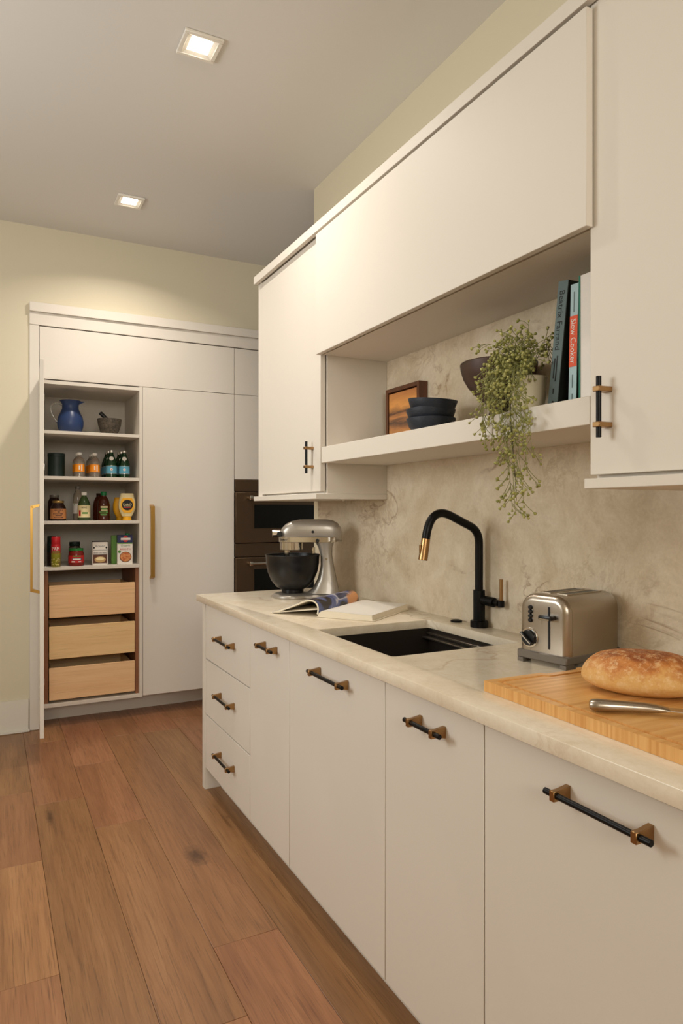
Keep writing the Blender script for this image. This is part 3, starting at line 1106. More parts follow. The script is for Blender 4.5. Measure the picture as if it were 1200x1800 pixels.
# ------------------------------------------------------------------ stand mixer (local +X = rear, -Y faces the aisle)
mx = thing('stand_mixer', 'silver tilt-head stand mixer with a black mixing bowl', 'mixer', (1.255, 2.947, ZS), math.radians(-27.3))
out = [(0.09 * math.cos(math.radians(a)), 0.09 * math.sin(math.radians(a))) for a in range(40, 321, 14)]
out += [(0.10, -0.066), (0.20, -0.066), (0.225, -0.05), (0.232, 0.0), (0.225, 0.05), (0.20, 0.066), (0.10, 0.066)]
b = MB()
secs = []
for z, d in ((0.0003, 0.002), (0.006, 0.0), (0.013, 0.002), (0.019, 0.009), (0.0225, 0.018)):
    secs.append([(p[0], p[1], z) for p in offset_poly(out, d)])
b.loft(secs)
b.done('base', 'mixer', mx)
b = MB()
secs = []
for z, xa, xb, hw in ((0.0228, 0.075, 0.226, 0.06), (0.045, 0.10, 0.222, 0.056), (0.09, 0.124, 0.211, 0.05), (0.15, 0.137, 0.199, 0.045), (0.20, 0.136, 0.191, 0.044), (0.235, 0.126, 0.192, 0.046), (0.2592, 0.112, 0.20, 0.05)):
    secs.append(superring((xa + xb) / 2, 0, (xb - xa) / 2, hw, 3.2, 32, z, 'xy'))
b.loft(secs)
b.done('column', 'mixer', mx)
b = MB()
secs = []
for x, z0, z1, hw in ((-0.054, 0.2615, 0.300, 0.022), (-0.05, 0.2615, 0.311, 0.034), (-0.042, 0.2615, 0.325, 0.045), (-0.025, 0.2615, 0.343, 0.054), (0.0, 0.2615, 0.356, 0.059), (0.04, 0.2615, 0.364, 0.0615),
                      (0.10, 0.2615, 0.3655, 0.062), (0.165, 0.2615, 0.3645, 0.0615), (0.195, 0.2615, 0.360, 0.059), (0.218, 0.2615, 0.347, 0.052), (0.231, 0.2615, 0.328, 0.043), (0.236, 0.2615, 0.305, 0.03)):
    secs.append(superring(0, (z0 + z1) / 2, hw, (z1 - z0) / 2, 3.0, 36, x))
b.loft(secs)
b.done('motor_head', 'mixer', mx)
b = MB()
ol = [(0.0585 * math.cos(math.radians(a)), 0.0632 * math.sin(math.radians(a))) for a in range(90, 271, 12)] + [(0.17, -0.0632), (0.205, -0.058), (0.215, 0.0), (0.205, 0.058), (0.17, 0.0632)]
b.poly([(p[0], p[1], 0.2595) for p in ol], (0, 0, 0.024), bev=0.001)
b.done('trim_band', 'chrome', mx)
MB().lathe([(0.045, 0.222), (0.0525, 0.224), (0.0525, 0.2593)], (0, 0, 0), 36).done('planetary_housing', 'chrome', mx)
MB().cyl((-0.02, 0, 0.16), (-0.02, 0, 0.2218), 0.012, 0.012, 16).done('beater_shaft', 'chrome', mx)
bw = MB().lathe([(0.0, 0.0245), (0.05, 0.0245), (0.052, 0.034), (0.05, 0.038), (0.076, 0.052), (0.100, 0.081), (0.116, 0.12), (0.1235, 0.16), (0.1255, 0.196), (0.128, 0.199), (0.127, 0.202), (0.123, 0.201),
                 (0.1205, 0.16), (0.112, 0.118), (0.094, 0.083), (0.06, 0.052), (0.0, 0.045)], (0.006, 0, 0), 48).done('mixing_bowl', 'blackpl', mx)
bw['label'] = 'glossy black mixing bowl'
b = MB()
b.cyl((-0.088, 0, 0.300), (-0.05, 0, 0.300), 0.0175, 0.0175, 24, 0.002)
b.done('attachment_hub', 'chrome', mx)
MB().cyl((-0.05, -0.062, 0.297), (-0.05, -0.040, 0.297), 0.0125, 0.0125, 18, 0.002).done('hub_knob', 'blackpl', mx)
MB().cyl((0.103, -0.0645, 0.308), (0.103, -0.0595, 0.308), 0.0065, 0.0065, 18, 0.0006).done('hinge_pin', 'blackpl', mx)
b = MB()
b.cyl((0.125, -0.063, 0.268), (0.125, -0.078, 0.268), 0.004, 0.004, 12)
b.cyl((0.125, -0.076, 0.268), (0.125, -0.086, 0.268), 0.0085, 0.0085, 16, 0.002)
b.done('speed_lever', 'blackpl', mx)
MB().cyl((0.165, -0.0475, 0.182), (0.165, -0.0425, 0.182), 0.005, 0.005, 14, 0.0006).done('lock_screw', 'chrome', mx)
MB().box(0.098, 0.112, -0.03, -0.02, 0.205, 0.2365, 0.002).done('head_lock', 'chrome', mx)
wrap_lettering('KitchenAid', 0.014, 'ink', mx, 0.0622, 0.2715, math.radians(-118), width=0.052)

# ------------------------------------------------------------------ toaster (local -X = front)
tn = thing('toaster', 'brushed steel two-slot toaster with a black dial standing behind the cutting board', 'toaster', (1.2835, 1.349, ZS), math.radians(9.5))
TW, TH, TR = 0.0765, 0.184, 0.044


def arch(x, d):
    w, t, r = TW - d, TH - d, TR - d
    pts = [(x, -w, 0.026)] + [(x, y, z) for y, z in arc_pts((-w + r, t - r), r, 180, 90, 8)] + [(x, y, z) for y, z in arc_pts((w - r, t - r), r, 90, 0, 8)] + [(x, w, 0.026)]
    return pts


b = MB()
R_ = 0.019
secs = []
for i in range(9):
    a = (PI / 2) * i / 8
    secs.append(arch(0.004 + R_ * (1 - math.sin(a)), R_ * (1 - math.cos(a)) if i else 0.0))
b.loft(secs[::-1])
b.done('front_panel', 'steel', tn)
b = MB()
secs = [arch(0.0236, 0.002), arch(0.0246, 0.0), arch(0.225, 0.0), arch(0.235, 0.003), arch(0.239, 0.01)]
b.loft(secs)
b.done('shell', 'steelh', tn)
for y in (-0.026, 0.026):
    MB().box(0.055, 0.205, y - 0.0125, y + 0.0125, TH - 0.004, TH + 0.0006).done('bread_slot', 'blackpl', tn)
    b = MB()
    for a, c, d, e in ((0.052, 0.208, y - 0.0155, y - 0.0127), (0.052, 0.208, y + 0.0127, y + 0.0155), (0.052, 0.0548, y - 0.0127, y + 0.0127), (0.2052, 0.208, y - 0.0127, y + 0.0127)):
        b.box(a, c, d, e, TH - 0.003, TH + 0.0012)
    b.done('slot_rim', 'steelh', tn)
b = MB()
b.box(-0.003, 0.241, -0.078, 0.078, 0.011, 0.0325, 0.003)
for x in (0.004, 0.21):
    for y in (-0.076, 0.058):
        b.box(x - 0.006, x + 0.028, y, y + 0.018, 0.0003, 0.0112)
b.done('base', 'greypl', tn)
MB().box(0.0022, 0.0045, -0.0235, -0.0185, 0.045, 0.155).done('lever_slot', 'blackpl', tn)
b = MB()
b.box(-0.018, 0.003, -0.041, -0.001, 0.121, 0.134, 0.004, 2)
b.done('lever', 'blackpl', tn)
MB().box(-0.0195, -0.0182, -0.036, -0.006, 0.1225, 0.126, 0.0004).done('lever_trim', 'chrome', tn)
for k in range(4):
    b = MB()
    b.cyl((-0.002, 0.0375, 0.148 - k * 0.0115), (0.0038, 0.0375, 0.148 - k * 0.0115), 0.0050, 0.0062, 14, 0.0008)
    b.done('button', 'blackpl', tn)
b = MB()
b.cyl((0.0008, 0.0405, 0.067), (0.0038, 0.0405, 0.067), 0.0265, 0.0265, 36, 0.0008)
dr = b.done('dial_ring', 'chrome', tn)
b = MB()
b.cyl((-0.006, 0.0405, 0.067), (0.0006, 0.0405, 0.067), 0.0205, 0.0215, 32, 0.001)
q = Matrix.Rotation(math.radians(38), 3, 'X')
b.poly([Vector((-0.017, 0.0405, 0.067)) + q @ Vector((0, y, z)) for y, z in ((-0.022, -0.004), (0.022, -0.004), (0.022, 0.004), (-0.022, 0.004))], (0.0115, 0, 0), bev=0.0015)
b.done('dial_knob', 'blackpl', tn)
b = MB()
b.poly([Vector((-0.0176, 0.0405, 0.067)) + q @ Vector((0, y, z)) for y, z in ((-0.021, -0.0012), (0.021, -0.0012), (0.021, 0.0012), (-0.021, 0.0012))], (0.0008, 0, 0))
b.done('dial_pointer', 'silver', tn)

# ------------------------------------------------------------------ cutting board, bread, knife
cb = thing('cutting_board', 'thick bamboo cutting board with a juice groove on the worktop', 'cutting board', (1.20, 0.932, ZS), math.radians(-1.0))
bw_, bl = 0.219, 0.280
nx, nd = 0.058, 0.012
OL = [(-bw_, -bl), (-nx, -bl), (-nx + 0.012, -bl + nd), (nx - 0.012, -bl + nd), (nx, -bl), (bw_, -bl), (bw_, bl), (nx, bl), (nx - 0.012, bl - nd), (-nx + 0.012, bl - nd), (-nx, bl), (-bw_, bl)]
b = MB()
b.poly([(p[0], p[1], 0.0004) for p in OL], (0, 0, 0.0191))
I1, I2 = offset_poly(OL, 0.020), offset_poly(OL, 0.030)


def ring_wall(b, A, Bp, z0, z1):
    s_ = [[(p[0], p[1], z0) for p in A], [(p[0], p[1], z1) for p in A], [(p[0], p[1], z1) for p in Bp], [(p[0], p[1], z0) for p in Bp], [(p[0], p[1], z0) for p in A]]
    b.loft(s_, smooth=False, cap=False)


ring_wall(b, OL, I1, 0.0195, 0.0238)
b.done('board_body', 'bambooend', cb)
b = MB()
b.poly([(p[0], p[1], 0.0196) for p in I2], (0, 0, 0.0042))
I3 = offset_poly(OL, 0.0008)
ring_wall(b, I3, offset_poly(OL, 0.0192), 0.0236, 0.0241)
b.poly([(p[0], p[1], 0.01945) for p in offset_poly(OL, 0.0205)], (0, 0, 0.0002))
b.done('board_face', 'bamboo', cb)

br = MB()
NU, NV = 72, 36
rnd = random.Random(3)
lump = [(rnd.uniform(-1, 1), rnd.uniform(-1, 1), rnd.uniform(0, 1), rnd.uniform(0.15, 0.35), rnd.uniform(-0.03, 0.05)) for _ in range(26)]


def loaf(u, v):
    a = 2 * PI * u
    ph = PI * v - PI / 2
    c = abs(math.cos(ph)) ** 0.72
    sg = lambda t: math.copysign(abs(t) ** 0.86, t)
    x, y, z = c * sg(math.cos(a)), c * sg(math.sin(a)), math.sin(ph)
    k = 1.0
    for lx, ly, lz, lr, la in lump:
        dd = (x - lx) ** 2 + (y - ly) ** 2 + (z - lz) ** 2
        k += la * math.exp(-dd / (lr * lr))
    x *= 0.124 * k * (1 - 0.10 * y * y)
    y *= 0.082 * k * (1 + 0.05 * x / 0.13)
    zz = z * 0.056 * k if z > 0 else z * 0.030
    zz = zz + 0.030
    if zz < 0.004:
        zz = 0.0004 + zz * 0.05 if zz > 0 else 0.0004
    return (x, y, zz)


br.grid(loaf, NU, NV)
bro = br.done('bread_loaf', 'bread', at=(0, 0, 0), auto=False)
bmb = bmesh.new()
bmb.from_mesh(bro.data)
bmesh.ops.remove_doubles(bmb, verts=bmb.verts, dist=0.0002)
bmesh.ops.recalc_face_normals(bmb, faces=bmb.faces)
bmb.to_mesh(bro.data)
bmb.free()
bro.location = (1.218, 0.982, ZS + 0.0243)
bro.rotation_euler = (0, 0, math.radians(-50))
tag(bro, 'golden crusty oval loaf of bread on the cutting board', 'bread')

kn = thing('bread_knife', 'steel knife with rounded metal handle lying in front of the loaf', 'knife', (1.012, 0.937, ZS + 0.0243), math.atan2(-0.071, 0.083))
b = MB()
secs = []
for x, cy, hw, hz in ((x * 1.14, c * 1.0, a * 1.15, b_ * 1.12) for x, c, a, b_ in ((0.0, 0.0, 0.007, 0.006), (0.004, 0.0, 0.0115, 0.009), (0.014, 0.0, 0.0135, 0.0105), (0.035, 0.001, 0.0125, 0.0095), (0.06, 0.002, 0.0115, 0.0088), (0.085, 0.002, 0.0115, 0.0082), (0.104, 0.0, 0.012, 0.0065), (0.118, -0.001, 0.0115, 0.0035), (0.122, -0.001, 0.0105, 0.0018))):
    secs.append([(p[0], p[1], p[2]) for p in superring(cy, 0.0122, hw, hz, 2.3, 24, x)])
b.loft(secs)
b.done('handle', 'steel', kn)
b = MB()
b.poly([(0.1393, -0.0125, 0.0114), (0.30, -0.0125, 0.0022), (0.327, 0.004, 0.0012), (0.332, 0.0125, 0.001), (0.1393, 0.0115, 0.0114)], (0, 0, 0.0016))
b.done('blade', 'blade', kn)

# ------------------------------------------------------------------ open cookbook


def print_material():
    k = NT('magazine_print')
    p = k.n('ShaderNodeTexCoord').outputs['Object']
    n1 = k.noise(k.mapping(p, (9, 7, 9)), 1.0, 2, 0.4, 1.2)
    col = k.ramp(n1, [(0.36, (34, 28, 30)), (0.46, (40, 34, 38)), (0.5, (72, 84, 132)), (0.58, (108, 118, 160)), (0.62, (206, 202, 206)), (0.66, (62, 70, 104)), (0.78, (36, 34, 44))])
    n2 = k.noise(k.mapping(p, (7, 5, 7), (3, 2, 1)), 1.0, 1, 0.3, 0.5)
    f = k.ramp(n2, [(0.66, (0, 0, 0, 1)), (0.69, (1, 1, 1, 1))])
    col = k.mix(f, col, srgb(214, 150, 96))
    k.l(col, k.b.inputs['Base Color'])
    k.b.inputs['Roughness'].default_value = 0.3
    return k.m


M['print'] = print_material()
bk = thing('open_cookbook', 'thick open cookbook lying face up on the worktop before the mixer', 'book', (1.108, 2.349, ZS + 0.0004), math.atan2(-0.814, 0.58))
D_ = 0.345
b = MB()
b.box(-0.002, 0.236, -0.003, D_ + 0.003, 0.0004, 0.0032, 0.0008)
b.poly([(-0.001, 0, 0.0285), (-0.001, 0, 0.0318), (-0.214, 0, 0.0036), (-0.214, 0, 0.0004)], (0, D_, 0))
b.done('cover', 'page', bk)
b = MB()
prof = [(0.0, 0.0034), (0.229, 0.0034), (0.227, 0.0215), (0.12, 0.0235), (0.05, 0.0262), (0.02, 0.0245), (0.006, 0.0165)]
b.poly([(x, 0.0, z) for x, z in prof], (0, D_, 0))
b.done('right_page_block', 'page', bk)
b = MB()
b.poly([(x, 0.0005, z) for x, z in ((0.008, 0.0180), (0.021, 0.0249), (0.05, 0.0266), (0.12, 0.0239), (0.2265, 0.0219), (0.2265, 0.0224), (0.12, 0.0245), (0.05, 0.0272), (0.021, 0.0256), (0.008, 0.0188))], (0, D_ - 0.001, 0))
b.done('white_page', 'white', bk)
ctr = bend((0.002, 0, 0.010), (0.012, 0, 0.040), (-0.006, 0, 0.056), 8) + bend((-0.008, 0, 0.0575), (-0.03, 0, 0.073), (-0.075, 0, 0.053), 8) + bend((-0.08, 0, 0.0505), (-0.13, 0, 0.0285), (-0.205, 0, 0.0052), 6)


def thick_strip(C, t):
    o = []
    n = len(C)
    for i in range(n):
        a, c = Vector(C[max(0, i - 1)]), Vector(C[min(n - 1, i + 1)])
        d = (c - a).normalized()
        nn = Vector((-d.z, 0, d.x))
        o.append(Vector(C[i]) - nn * t)
    return o


lo_ = thick_strip(ctr, -0.006)
b = MB()
b.poly([tuple(p) for p in ctr] + [tuple(p) for p in lo_[::-1]], (0, D_, 0))
b.done('left_page_block', 'page', bk)
hi_ = thick_strip(ctr, 0.0007)
b = MB()
b.poly([tuple(Vector(p) + Vector((0, 0.0005, 0))) for p in hi_] + [tuple(Vector(p) + Vector((0, 0.0005, 0))) for p in thick_strip(ctr, 0.0001)[::-1]], (0, D_ - 0.001, 0))
b.done('printed_page', 'print', bk)

# ------------------------------------------------------------------ things on the open shelf
ZSH = 1.5997
fr = thing('picture_frame', 'small walnut framed sunset painting leaning in the shelf corner', 'picture', (1.526, 2.383, ZSH))
fw_, fh, fd = 0.128, 0.250, 0.020
for nm, a, c, d, e in (('frame_bar', -fw_, -fw_ + 0.017, 0, fh), ('frame_bar', fw_ - 0.017, fw_, 0, fh), ('frame_bar', -fw_ + 0.0172, fw_ - 0.0172, 0, 0.017), ('frame_bar', -fw_ + 0.0172, fw_ - 0.0172, fh - 0.017, fh)):
    MB().box(-fd, fd, a, c, d, e, 0.0012).done(nm, 'walnut', fr)
MB().box(0.008, 0.012, -fw_ + 0.0172, fw_ - 0.0172, 0.0172, fh - 0.0172).done('backing', 'ink', fr)
MB().box(-0.016, 0.0078, -fw_ + 0.023, fw_ - 0.023, 0.023, fh - 0.023).done('canvas', 'art', fr)

bprof = [(0.0, 0.0), (0.036, 0.0), (0.060, 0.010), (0.078, 0.030), (0.087, 0.056), (0.0865, 0.0585), (0.084, 0.057), (0.0745, 0.032), (0.055, 0.0135), (0.0, 0.010)]
for k, (dz, tx, ty, dy, lab) in enumerate(((0.0, 0.0, 0.0, 0.0, 'navy stoneware bowl at the bottom of the stack of three'), (0.030, -0.04, 0.03, 0.002, 'navy stoneware bowl in the middle of the stack of three'), (0.064, 0.09, 0.02, -0.004, 'tilted navy stoneware bowl on top of the stack of three'))):
    o = MB().lathe(bprof, (0, 0, 0), 44).done('stoneware_bowl', 'navy', at=(0, 0, 0))
    o.location = (1.385, 1.998 + dy, ZSH + 0.0004 + dz + abs(tx) * 0.02)
    o.rotation_euler = (tx, ty, 0)
    tag(o, lab, 'bowl', 'stacked navy bowls')

o = MB().lathe([(0.0, 0.0), (0.046, 0.0), (0.047, 0.006), (0.036, 0.022), (0.029, 0.044), (0.031, 0.060), (0.046, 0.076), (0.072, 0.098), (0.094, 0.122), (0.110, 0.150), (0.118, 0.178), (0.120, 0.194), (0.118, 0.197), (0.115, 0.193), (0.106, 0.155), (0.088, 0.124), (0.062, 0.100), (0.03, 0.086), (0.0, 0.083)], (0, 0, 0), 56).done('pedestal_bowl', 'dkwood', at=(0, 0, 0))
o.location = (1.423, 1.683, ZSH + 0.0004)
tag(o, 'wide dark wooden pedestal bowl behind the trailing plant', 'bowl')


def book(name, label, y, thick, depth, height, lean, spine, cover, x0=1.31, inset=False):
    r = thing(name, label, 'book', (x0, y, ZSH + 0.0006), 0, None)
    r.rotation_euler = (lean, 0, 0)
    e = 0.0045 if inset else 0.0
    MB().box(0.0, 0.0025, e, thick - e, 0.0, height, 0.0006).done('spine', spine, r)
    for a, c in ((0.0, 0.0028 + e * 0.35), (thick - 0.0028 - e * 0.35, thick)):
        MB().box(-0.002 if inset else 0.0027, depth, a, c, 0.0, height, 0.0006).done('cover_board', cover, r)
    MB().box(0.0027, depth - 0.005, 0.003, thick - 0.003, 0.003, height - 0.003).done('page_block', 'page', r)
    return r


R_TXT, U_TXT = (0, 0, -1), (0, -1, 0)
b1 = book('cookbook', 'slate green hardback leaning beside the plant, titled Beatrix Farrand', 1.322, 0.034, 0.205, 0.326, 0.125, 'slate', 'bookdark')
lettering('Beatrix Farrand', 0.026, 'ink', b1, (-0.0002, 0.018, 0.226), R_TXT, U_TXT, width=0.150)
for yy, z0, z1 in ((0.022, 0.078, 0.130), (0.014, 0.070, 0.136), (0.018, 0.038, 0.052)):
    MB().box(-0.0004, -0.0001, yy - 0.0022, yy + 0.0022, z0, z1).done('small_print', 'ink', b1)
pm = MB().lathe([(0.0, 0), (0.004, 0), (0.004, 0.0004), (0, 0.0004)], (0, 0, 0), 12).done('publisher_mark', 'ink', b1)
pm.rotation_euler = (0, -PI / 2, 0)
pm.location = (-0.0001, 0.016, 0.016)
b2 = book('cookbook', 'light blue book with an orange band, titled Slow Cooker', 1.2568, 0.026, 0.19, 0.306, 0.03, 'ltblue', 'bookdark')
MB().box(-0.0006, -0.0001, 0.0002, 0.0258, 0.098, 0.226).done('title_band', 'orange', b2)
lettering('Slow Cooker', 0.024, 'white', b2, (-0.0010, 0.0135, 0.162), R_TXT, U_TXT, width=0.112)
for z0, z1 in ((0.235, 0.286), (0.045, 0.078), (0.016, 0.030)):
    MB().box(-0.0004, -0.0001, 0.0115, 0.0148, z0, z1).done('small_print', 'slate', b2)
b3 = book('cookbook', 'white spined book with green cover boards next to the wall cabinet', 1.200, 0.046, 0.20, 0.321, 0.0, 'white', 'green', inset=True)

# trailing plant -----------------------------------------------------
pp = thing('trailing_plant', 'trailing green plant with bead-like pods spilling over the shelf edge from a cream pot', 'plant', (1.335, 1.455, ZSH + 0.0005))
MB().lathe([(0.0, 0.0), (0.036, 0.0), (0.040, 0.004), (0.048, 0.05), (0.051, 0.098), (0.053, 0.102), (0.050, 0.104), (0.046, 0.098), (0.046, 0.085)], (0, 0, 0), 40, True, False).done('pot', 'cream', pp)
MB().lathe([(0.0, 0.088), (0.0458, 0.086)], (0, 0, 0), 24, False, False).done('soil', 'soil', pp)
rg = random.Random(21)
stems, pods, dark = MB(), MB(), MB()


def pod(p, d, s):
    """small teardrop seed pod, pointed where it meets its stalk"""
    d = Vector(d).normalized()
    a = d.orthogonal().normalized()
    c = d.cross(a)
    p = Vector(p)
    prof = ((0.0, 0.0), (0.24, 0.4), (0.48, 0.85), (0.4, 1.05), (0.0, 1.1))
    rings = []
    for r, t in prof:
        rings.append([pods.bm.verts.new(p + d * s * t)] if r == 0 else [pods.bm.verts.new(p + d * s * t + (a * math.cos(k * PI / 3) + c * math.sin(k * PI / 3)) * s * r) for k in range(6)])
    for A, Bq in zip(rings[:-1], rings[1:]):
        for k in range(6):
            j = (k + 1) % 6
            f = (A[0], Bq[j], Bq[k]) if len(A) == 1 else ((A[k], A[j], Bq[0]) if len(Bq) == 1 else (A[k], A[j], Bq[j], Bq[k]))
            pods.bm.faces.new(f).smooth = True


def bez(P, t):
    P = [Vector(p) for p in P]
    while len(P) > 1:
        P = [P[i].lerp(P[i + 1], t) for i in range(len(P) - 1)]
    return P[0]


def spray(P, n, side, start=0.15, mb=stems, r=0.0011):
    """a stem along a bezier with n side twigs that end in pods"""
    pts = [bez(P, i / 14) for i in range(15)]
    mb.tube(pts, r, 5, radii=[r * (1 - 0.5 * i / 14) for i in range(15)])
    for k in range(n):
        t = start + (1 - start) * (k + rg.random()) / n
        p = bez(P, min(t, 1.0))
        tg = (bez(P, min(t + 0.03, 1.0)) - bez(P, max(t - 0.03, 0))).normalized()
        dv = Vector((rg.gauss(0, 1), rg.gauss(0, 1), rg.gauss(0, 0.6)))
        dv = (dv - tg * dv.dot(tg)).normalized()
        L = side * rg.uniform(0.45, 1.0)
        e = p + dv * L + tg * L * 0.9 + Vector((0, 0, -0.2 * L))
        m_ = p + (tg * 0.5 + dv * 0.25) * L
        q = [bez((p, m_, e), i / 4) for i in range(5)]
        stems.tube(q, 0.0008, 4, caps=False)
        ed = (q[-1] - q[-2]).normalized()
        pod(e, ed, rg.uniform(0.0078, 0.011))
        for _ in range(rg.choice((0, 1, 1, 2))):
            f = rg.uniform(0.35, 0.9)
            s0 = bez((p, m_, e), f)
            d2 = (ed + Vector((rg.gauss(0, 0.8), rg.gauss(0, 0.8), rg.gauss(0, 0.6)))).normalized()
            e2 = s0 + d2 * L * rg.uniform(0.25, 0.5)
            stems.tube([s0, (s0 + e2) / 2 + Vector((0, 0, 0.001)), e2], 0.0005, 4, caps=False)
            pod(e2, d2, rg.uniform(0.007, 0.010))
    pod(pts[-1], pts[-1] - pts[-2], 0.008)


top = Vector((0, 0, 0.10))
# long trailers that hang in front of the shelf (local: x<-0.11 is in front of it)
for (yy, zz, n) in ((-0.10, -0.268, 22), (-0.125, -0.25, 20), (-0.085, -0.26, 20), (-0.145, -0.17, 16), (-0.155, -0.12, 14), (-0.115, -0.19, 16), (-0.07, -0.215, 16), (-0.06, -0.13, 14), (0.02, -0.055, 14), (0.035, -0.02, 12), (-0.01, -0.075, 14), (-0.04, -0.06, 14), (0.01, -0.09, 12), (-0.09, -0.09, 14), (-0.12, -0.06, 12), (-0.16, -0.07, 10)):
    y0 = rg.uniform(-0.02, 0.02)
    spray((top + Vector((-0.02, y0, -0.01)), (-0.07, y0 * 0.5 + yy * 0.3, 0.19), (-0.17, yy * 0.8, 0.09), (-0.135, yy, zz + 0.08), (-0.135 + rg.uniform(-0.015, 0.01), yy + rg.uniform(-0.01, 0.01), zz)), n, 0.036, 0.25)
# bushy sprays around and above the pot
for k in range(27):
    a = rg.uniform(0.45 * PI, 1.55 * PI)
    L = rg.uniform(0.09, 0.15)
    up_ = rg.uniform(0.03, 0.13)
    e = top + Vector((math.cos(a) * L * 0.85, math.sin(a) * L * 0.95, up_ - rg.uniform(0.0, 0.13)))
    e.y = max(-0.045, e.y) if e.x > -0.05 else e.y
    spray((top + Vector((0, 0, -0.012)), top + Vector((math.cos(a) * L * 0.25, math.sin(a) * L * 0.3, up_ * 0.9)), top + Vector((math.cos(a) * L * 0.7, math.sin(a) * L * 0.8, up_ + 0.01)), e), 9, 0.032, 0.2)
for e in ((-0.02, 0.085, 0.25), (0.0, 0.03, 0.235), (-0.03, -0.035, 0.245), (-0.01, 0.01, 0.20), (-0.05, 0.06, 0.20), (-0.04, -0.02, 0.21)):
    spray((top + Vector((0, 0, -0.012)), top + Vector((e[0] * 0.2, e[1] * 0.2, 0.06)), e), 10, 0.024, 0.3)
# one woody main stem
dark.tube([bez((top + Vector((-0.02, 0, -0.01)), (-0.07, -0.03, 0.17), (-0.17, -0.08, 0.09), (-0.134, -0.1, -0.10), (-0.136, -0.105, -0.24)), i / 22) for i in range(23)], 0.0016, 6, radii=[0.002 - 0.00005 * i for i in range(23)])
so = stems.done('stems', 'stem', pp, auto=False)
so['kind'] = 'stuff'
po = pods.done('seed_pods', 'pod', pp, auto=False)
po['kind'] = 'stuff'
dark.done('main_stem', 'stemdk', pp, auto=False)

# ------------------------------------------------------------------ pantry goods
S1, S2, S3, S4 = 1.8304, 1.5494, 1.2724, 0.9874
FA = -PI / 2 - 0.12   # labels turn a little towards the aisle

jg = thing('glass_jug', 'frosted blue glass jug with a clear handle on the top pantry shelf', 'jug', (0.463, 4.70, S1))
MB().lathe([(0.0, 0.0), (0.058, 0.0), (0.066, 0.006), (0.078, 0.045), (0.080, 0.075), (0.074, 0.105), (0.060, 0.135), (0.050, 0.158), (0.050, 0.185), (0.060, 0.204), (0.066, 0.209), (0.064, 0.2105), (0.057, 0.204), (0.047, 0.185), (0.047, 0.158), (0.057, 0.133), (0.071, 0.104), (0.076, 0.07), (0.07, 0.03), (0.0, 0.01)], (0, 0, 0), 44).done('jug_body', 'jug', jg)
MB().poly([(0.058, -0.014, 0.207), (0.086, -0.004, 0.2085), (0.086, 0.004, 0.2085), (0.058, 0.014, 0.207), (0.05, 0.009, 0.188), (0.05, -0.009, 0.188)], (0, 0, 0.0025)).done('spout', 'jug', jg)
MB().tube([bez(((-0.05, 0, 0.182), (-0.105, 0, 0.215), (-0.15, 0, 0.16), (-0.10, 0, 0.105), (-0.077, 0, 0.068)), i / 18) for i in range(19)], 0.006, 10).done('jug_handle', 'clear', jg)

mo = thing('mortar', 'rough grey granite mortar beside the blue jug', 'mortar', (0.702, 4.69, S1))
MB().lathe([(0.0, 0.0), (0.045, 0.0), (0.049, 0.004), (0.060, 0.03), (0.071, 0.065), (0.076, 0.100), (0.076, 0.106), (0.069, 0.107), (0.066, 0.100), (0.058, 0.06), (0.04, 0.03), (0.0, 0.022)], (0, 0, 0), 40).done('mortar_bowl', 'granite', mo)
pe = MB()
pe.tube([(0.02, 0, 0.05), (0, 0, 0.085), (-0.03, 0, 0.118), (-0.055, 0, 0.142), (-0.06, 0, 0.147)], 0.012, 14, radii=[0.017, 0.014, 0.0125, 0.0135, 0.009])
peo = pe.done('pestle', 'blackpl', at=(0, 0, 0))
peo.location = (0.702, 4.69, S1)
tag(peo, 'dark stone pestle resting in the granite mortar', 'pestle')

cn = thing('storage_canister', 'dark green cylindrical canister with lid on the second pantry shelf', 'canister', (0.379, 4.70, S2))
MB().lathe([(0.049, 0), (0.051, 0.002), (0.051, 0.128), (0.0505, 0.1285)], (0, 0, 0), 40).done('canister_body', 'dkgreen', cn)
MB().lathe([(0.0508, 0.1288), (0.052, 0.130), (0.052, 0.148), (0.049, 0.151), (0.0, 0.151)], (0, 0, 0), 40).done('lid', 'dkgreen', cn)


def soda(x, y, label, group):
    r = thing('soda_bottle', label, 'bottle', (x, y, S2), 0, group)
    MB().lathe([(0.0, 0.0), (0.027, 0.0), (0.031, 0.004), (0.032, 0.03), (0.0305, 0.036), (0.0305, 0.085), (0.032, 0.092), (0.029, 0.112), (0.018, 0.129), (0.012, 0.134), (0.0115, 0.142)], (0, 0, 0), 28, True, True).done('bottle_body', 'pet', r)
    MB().lathe([(0.0312, 0.034), (0.0316, 0.034), (0.0316, 0.084), (0.0312, 0.084)], (0, 0, 0), 28, False, False).done('label_wrap', 'oj', r)
    b = MB()
    a0 = FA
    for da, z0, z1 in ((0.0, 0.048, 0.074), (0.45, 0.040, 0.079)):
        w = 0.11
        b.loft([[(0.0319 * math.cos(a0 + da + s), 0.0319 * math.sin(a0 + da + s), z) for s, z in ((-w, z0), (w, z0), (w, z1), (-w, z1))], [(0.0322 * math.cos(a0 + da + s), 0.0322 * math.sin(a0 + da + s), z) for s, z in ((-w, z0), (w, z0), (w, z1), (-w, z1))]], smooth=False)
    b.done('label_print', 'white', r)['kind'] = 'stuff'
    MB().lathe([(0.0148, 0.1425), (0.0152, 0.144), (0.0152, 0.156), (0.0140, 0.158), (0.0, 0.158)], (0, 0, 0), 24).done('cap', 'white', r)
    return r


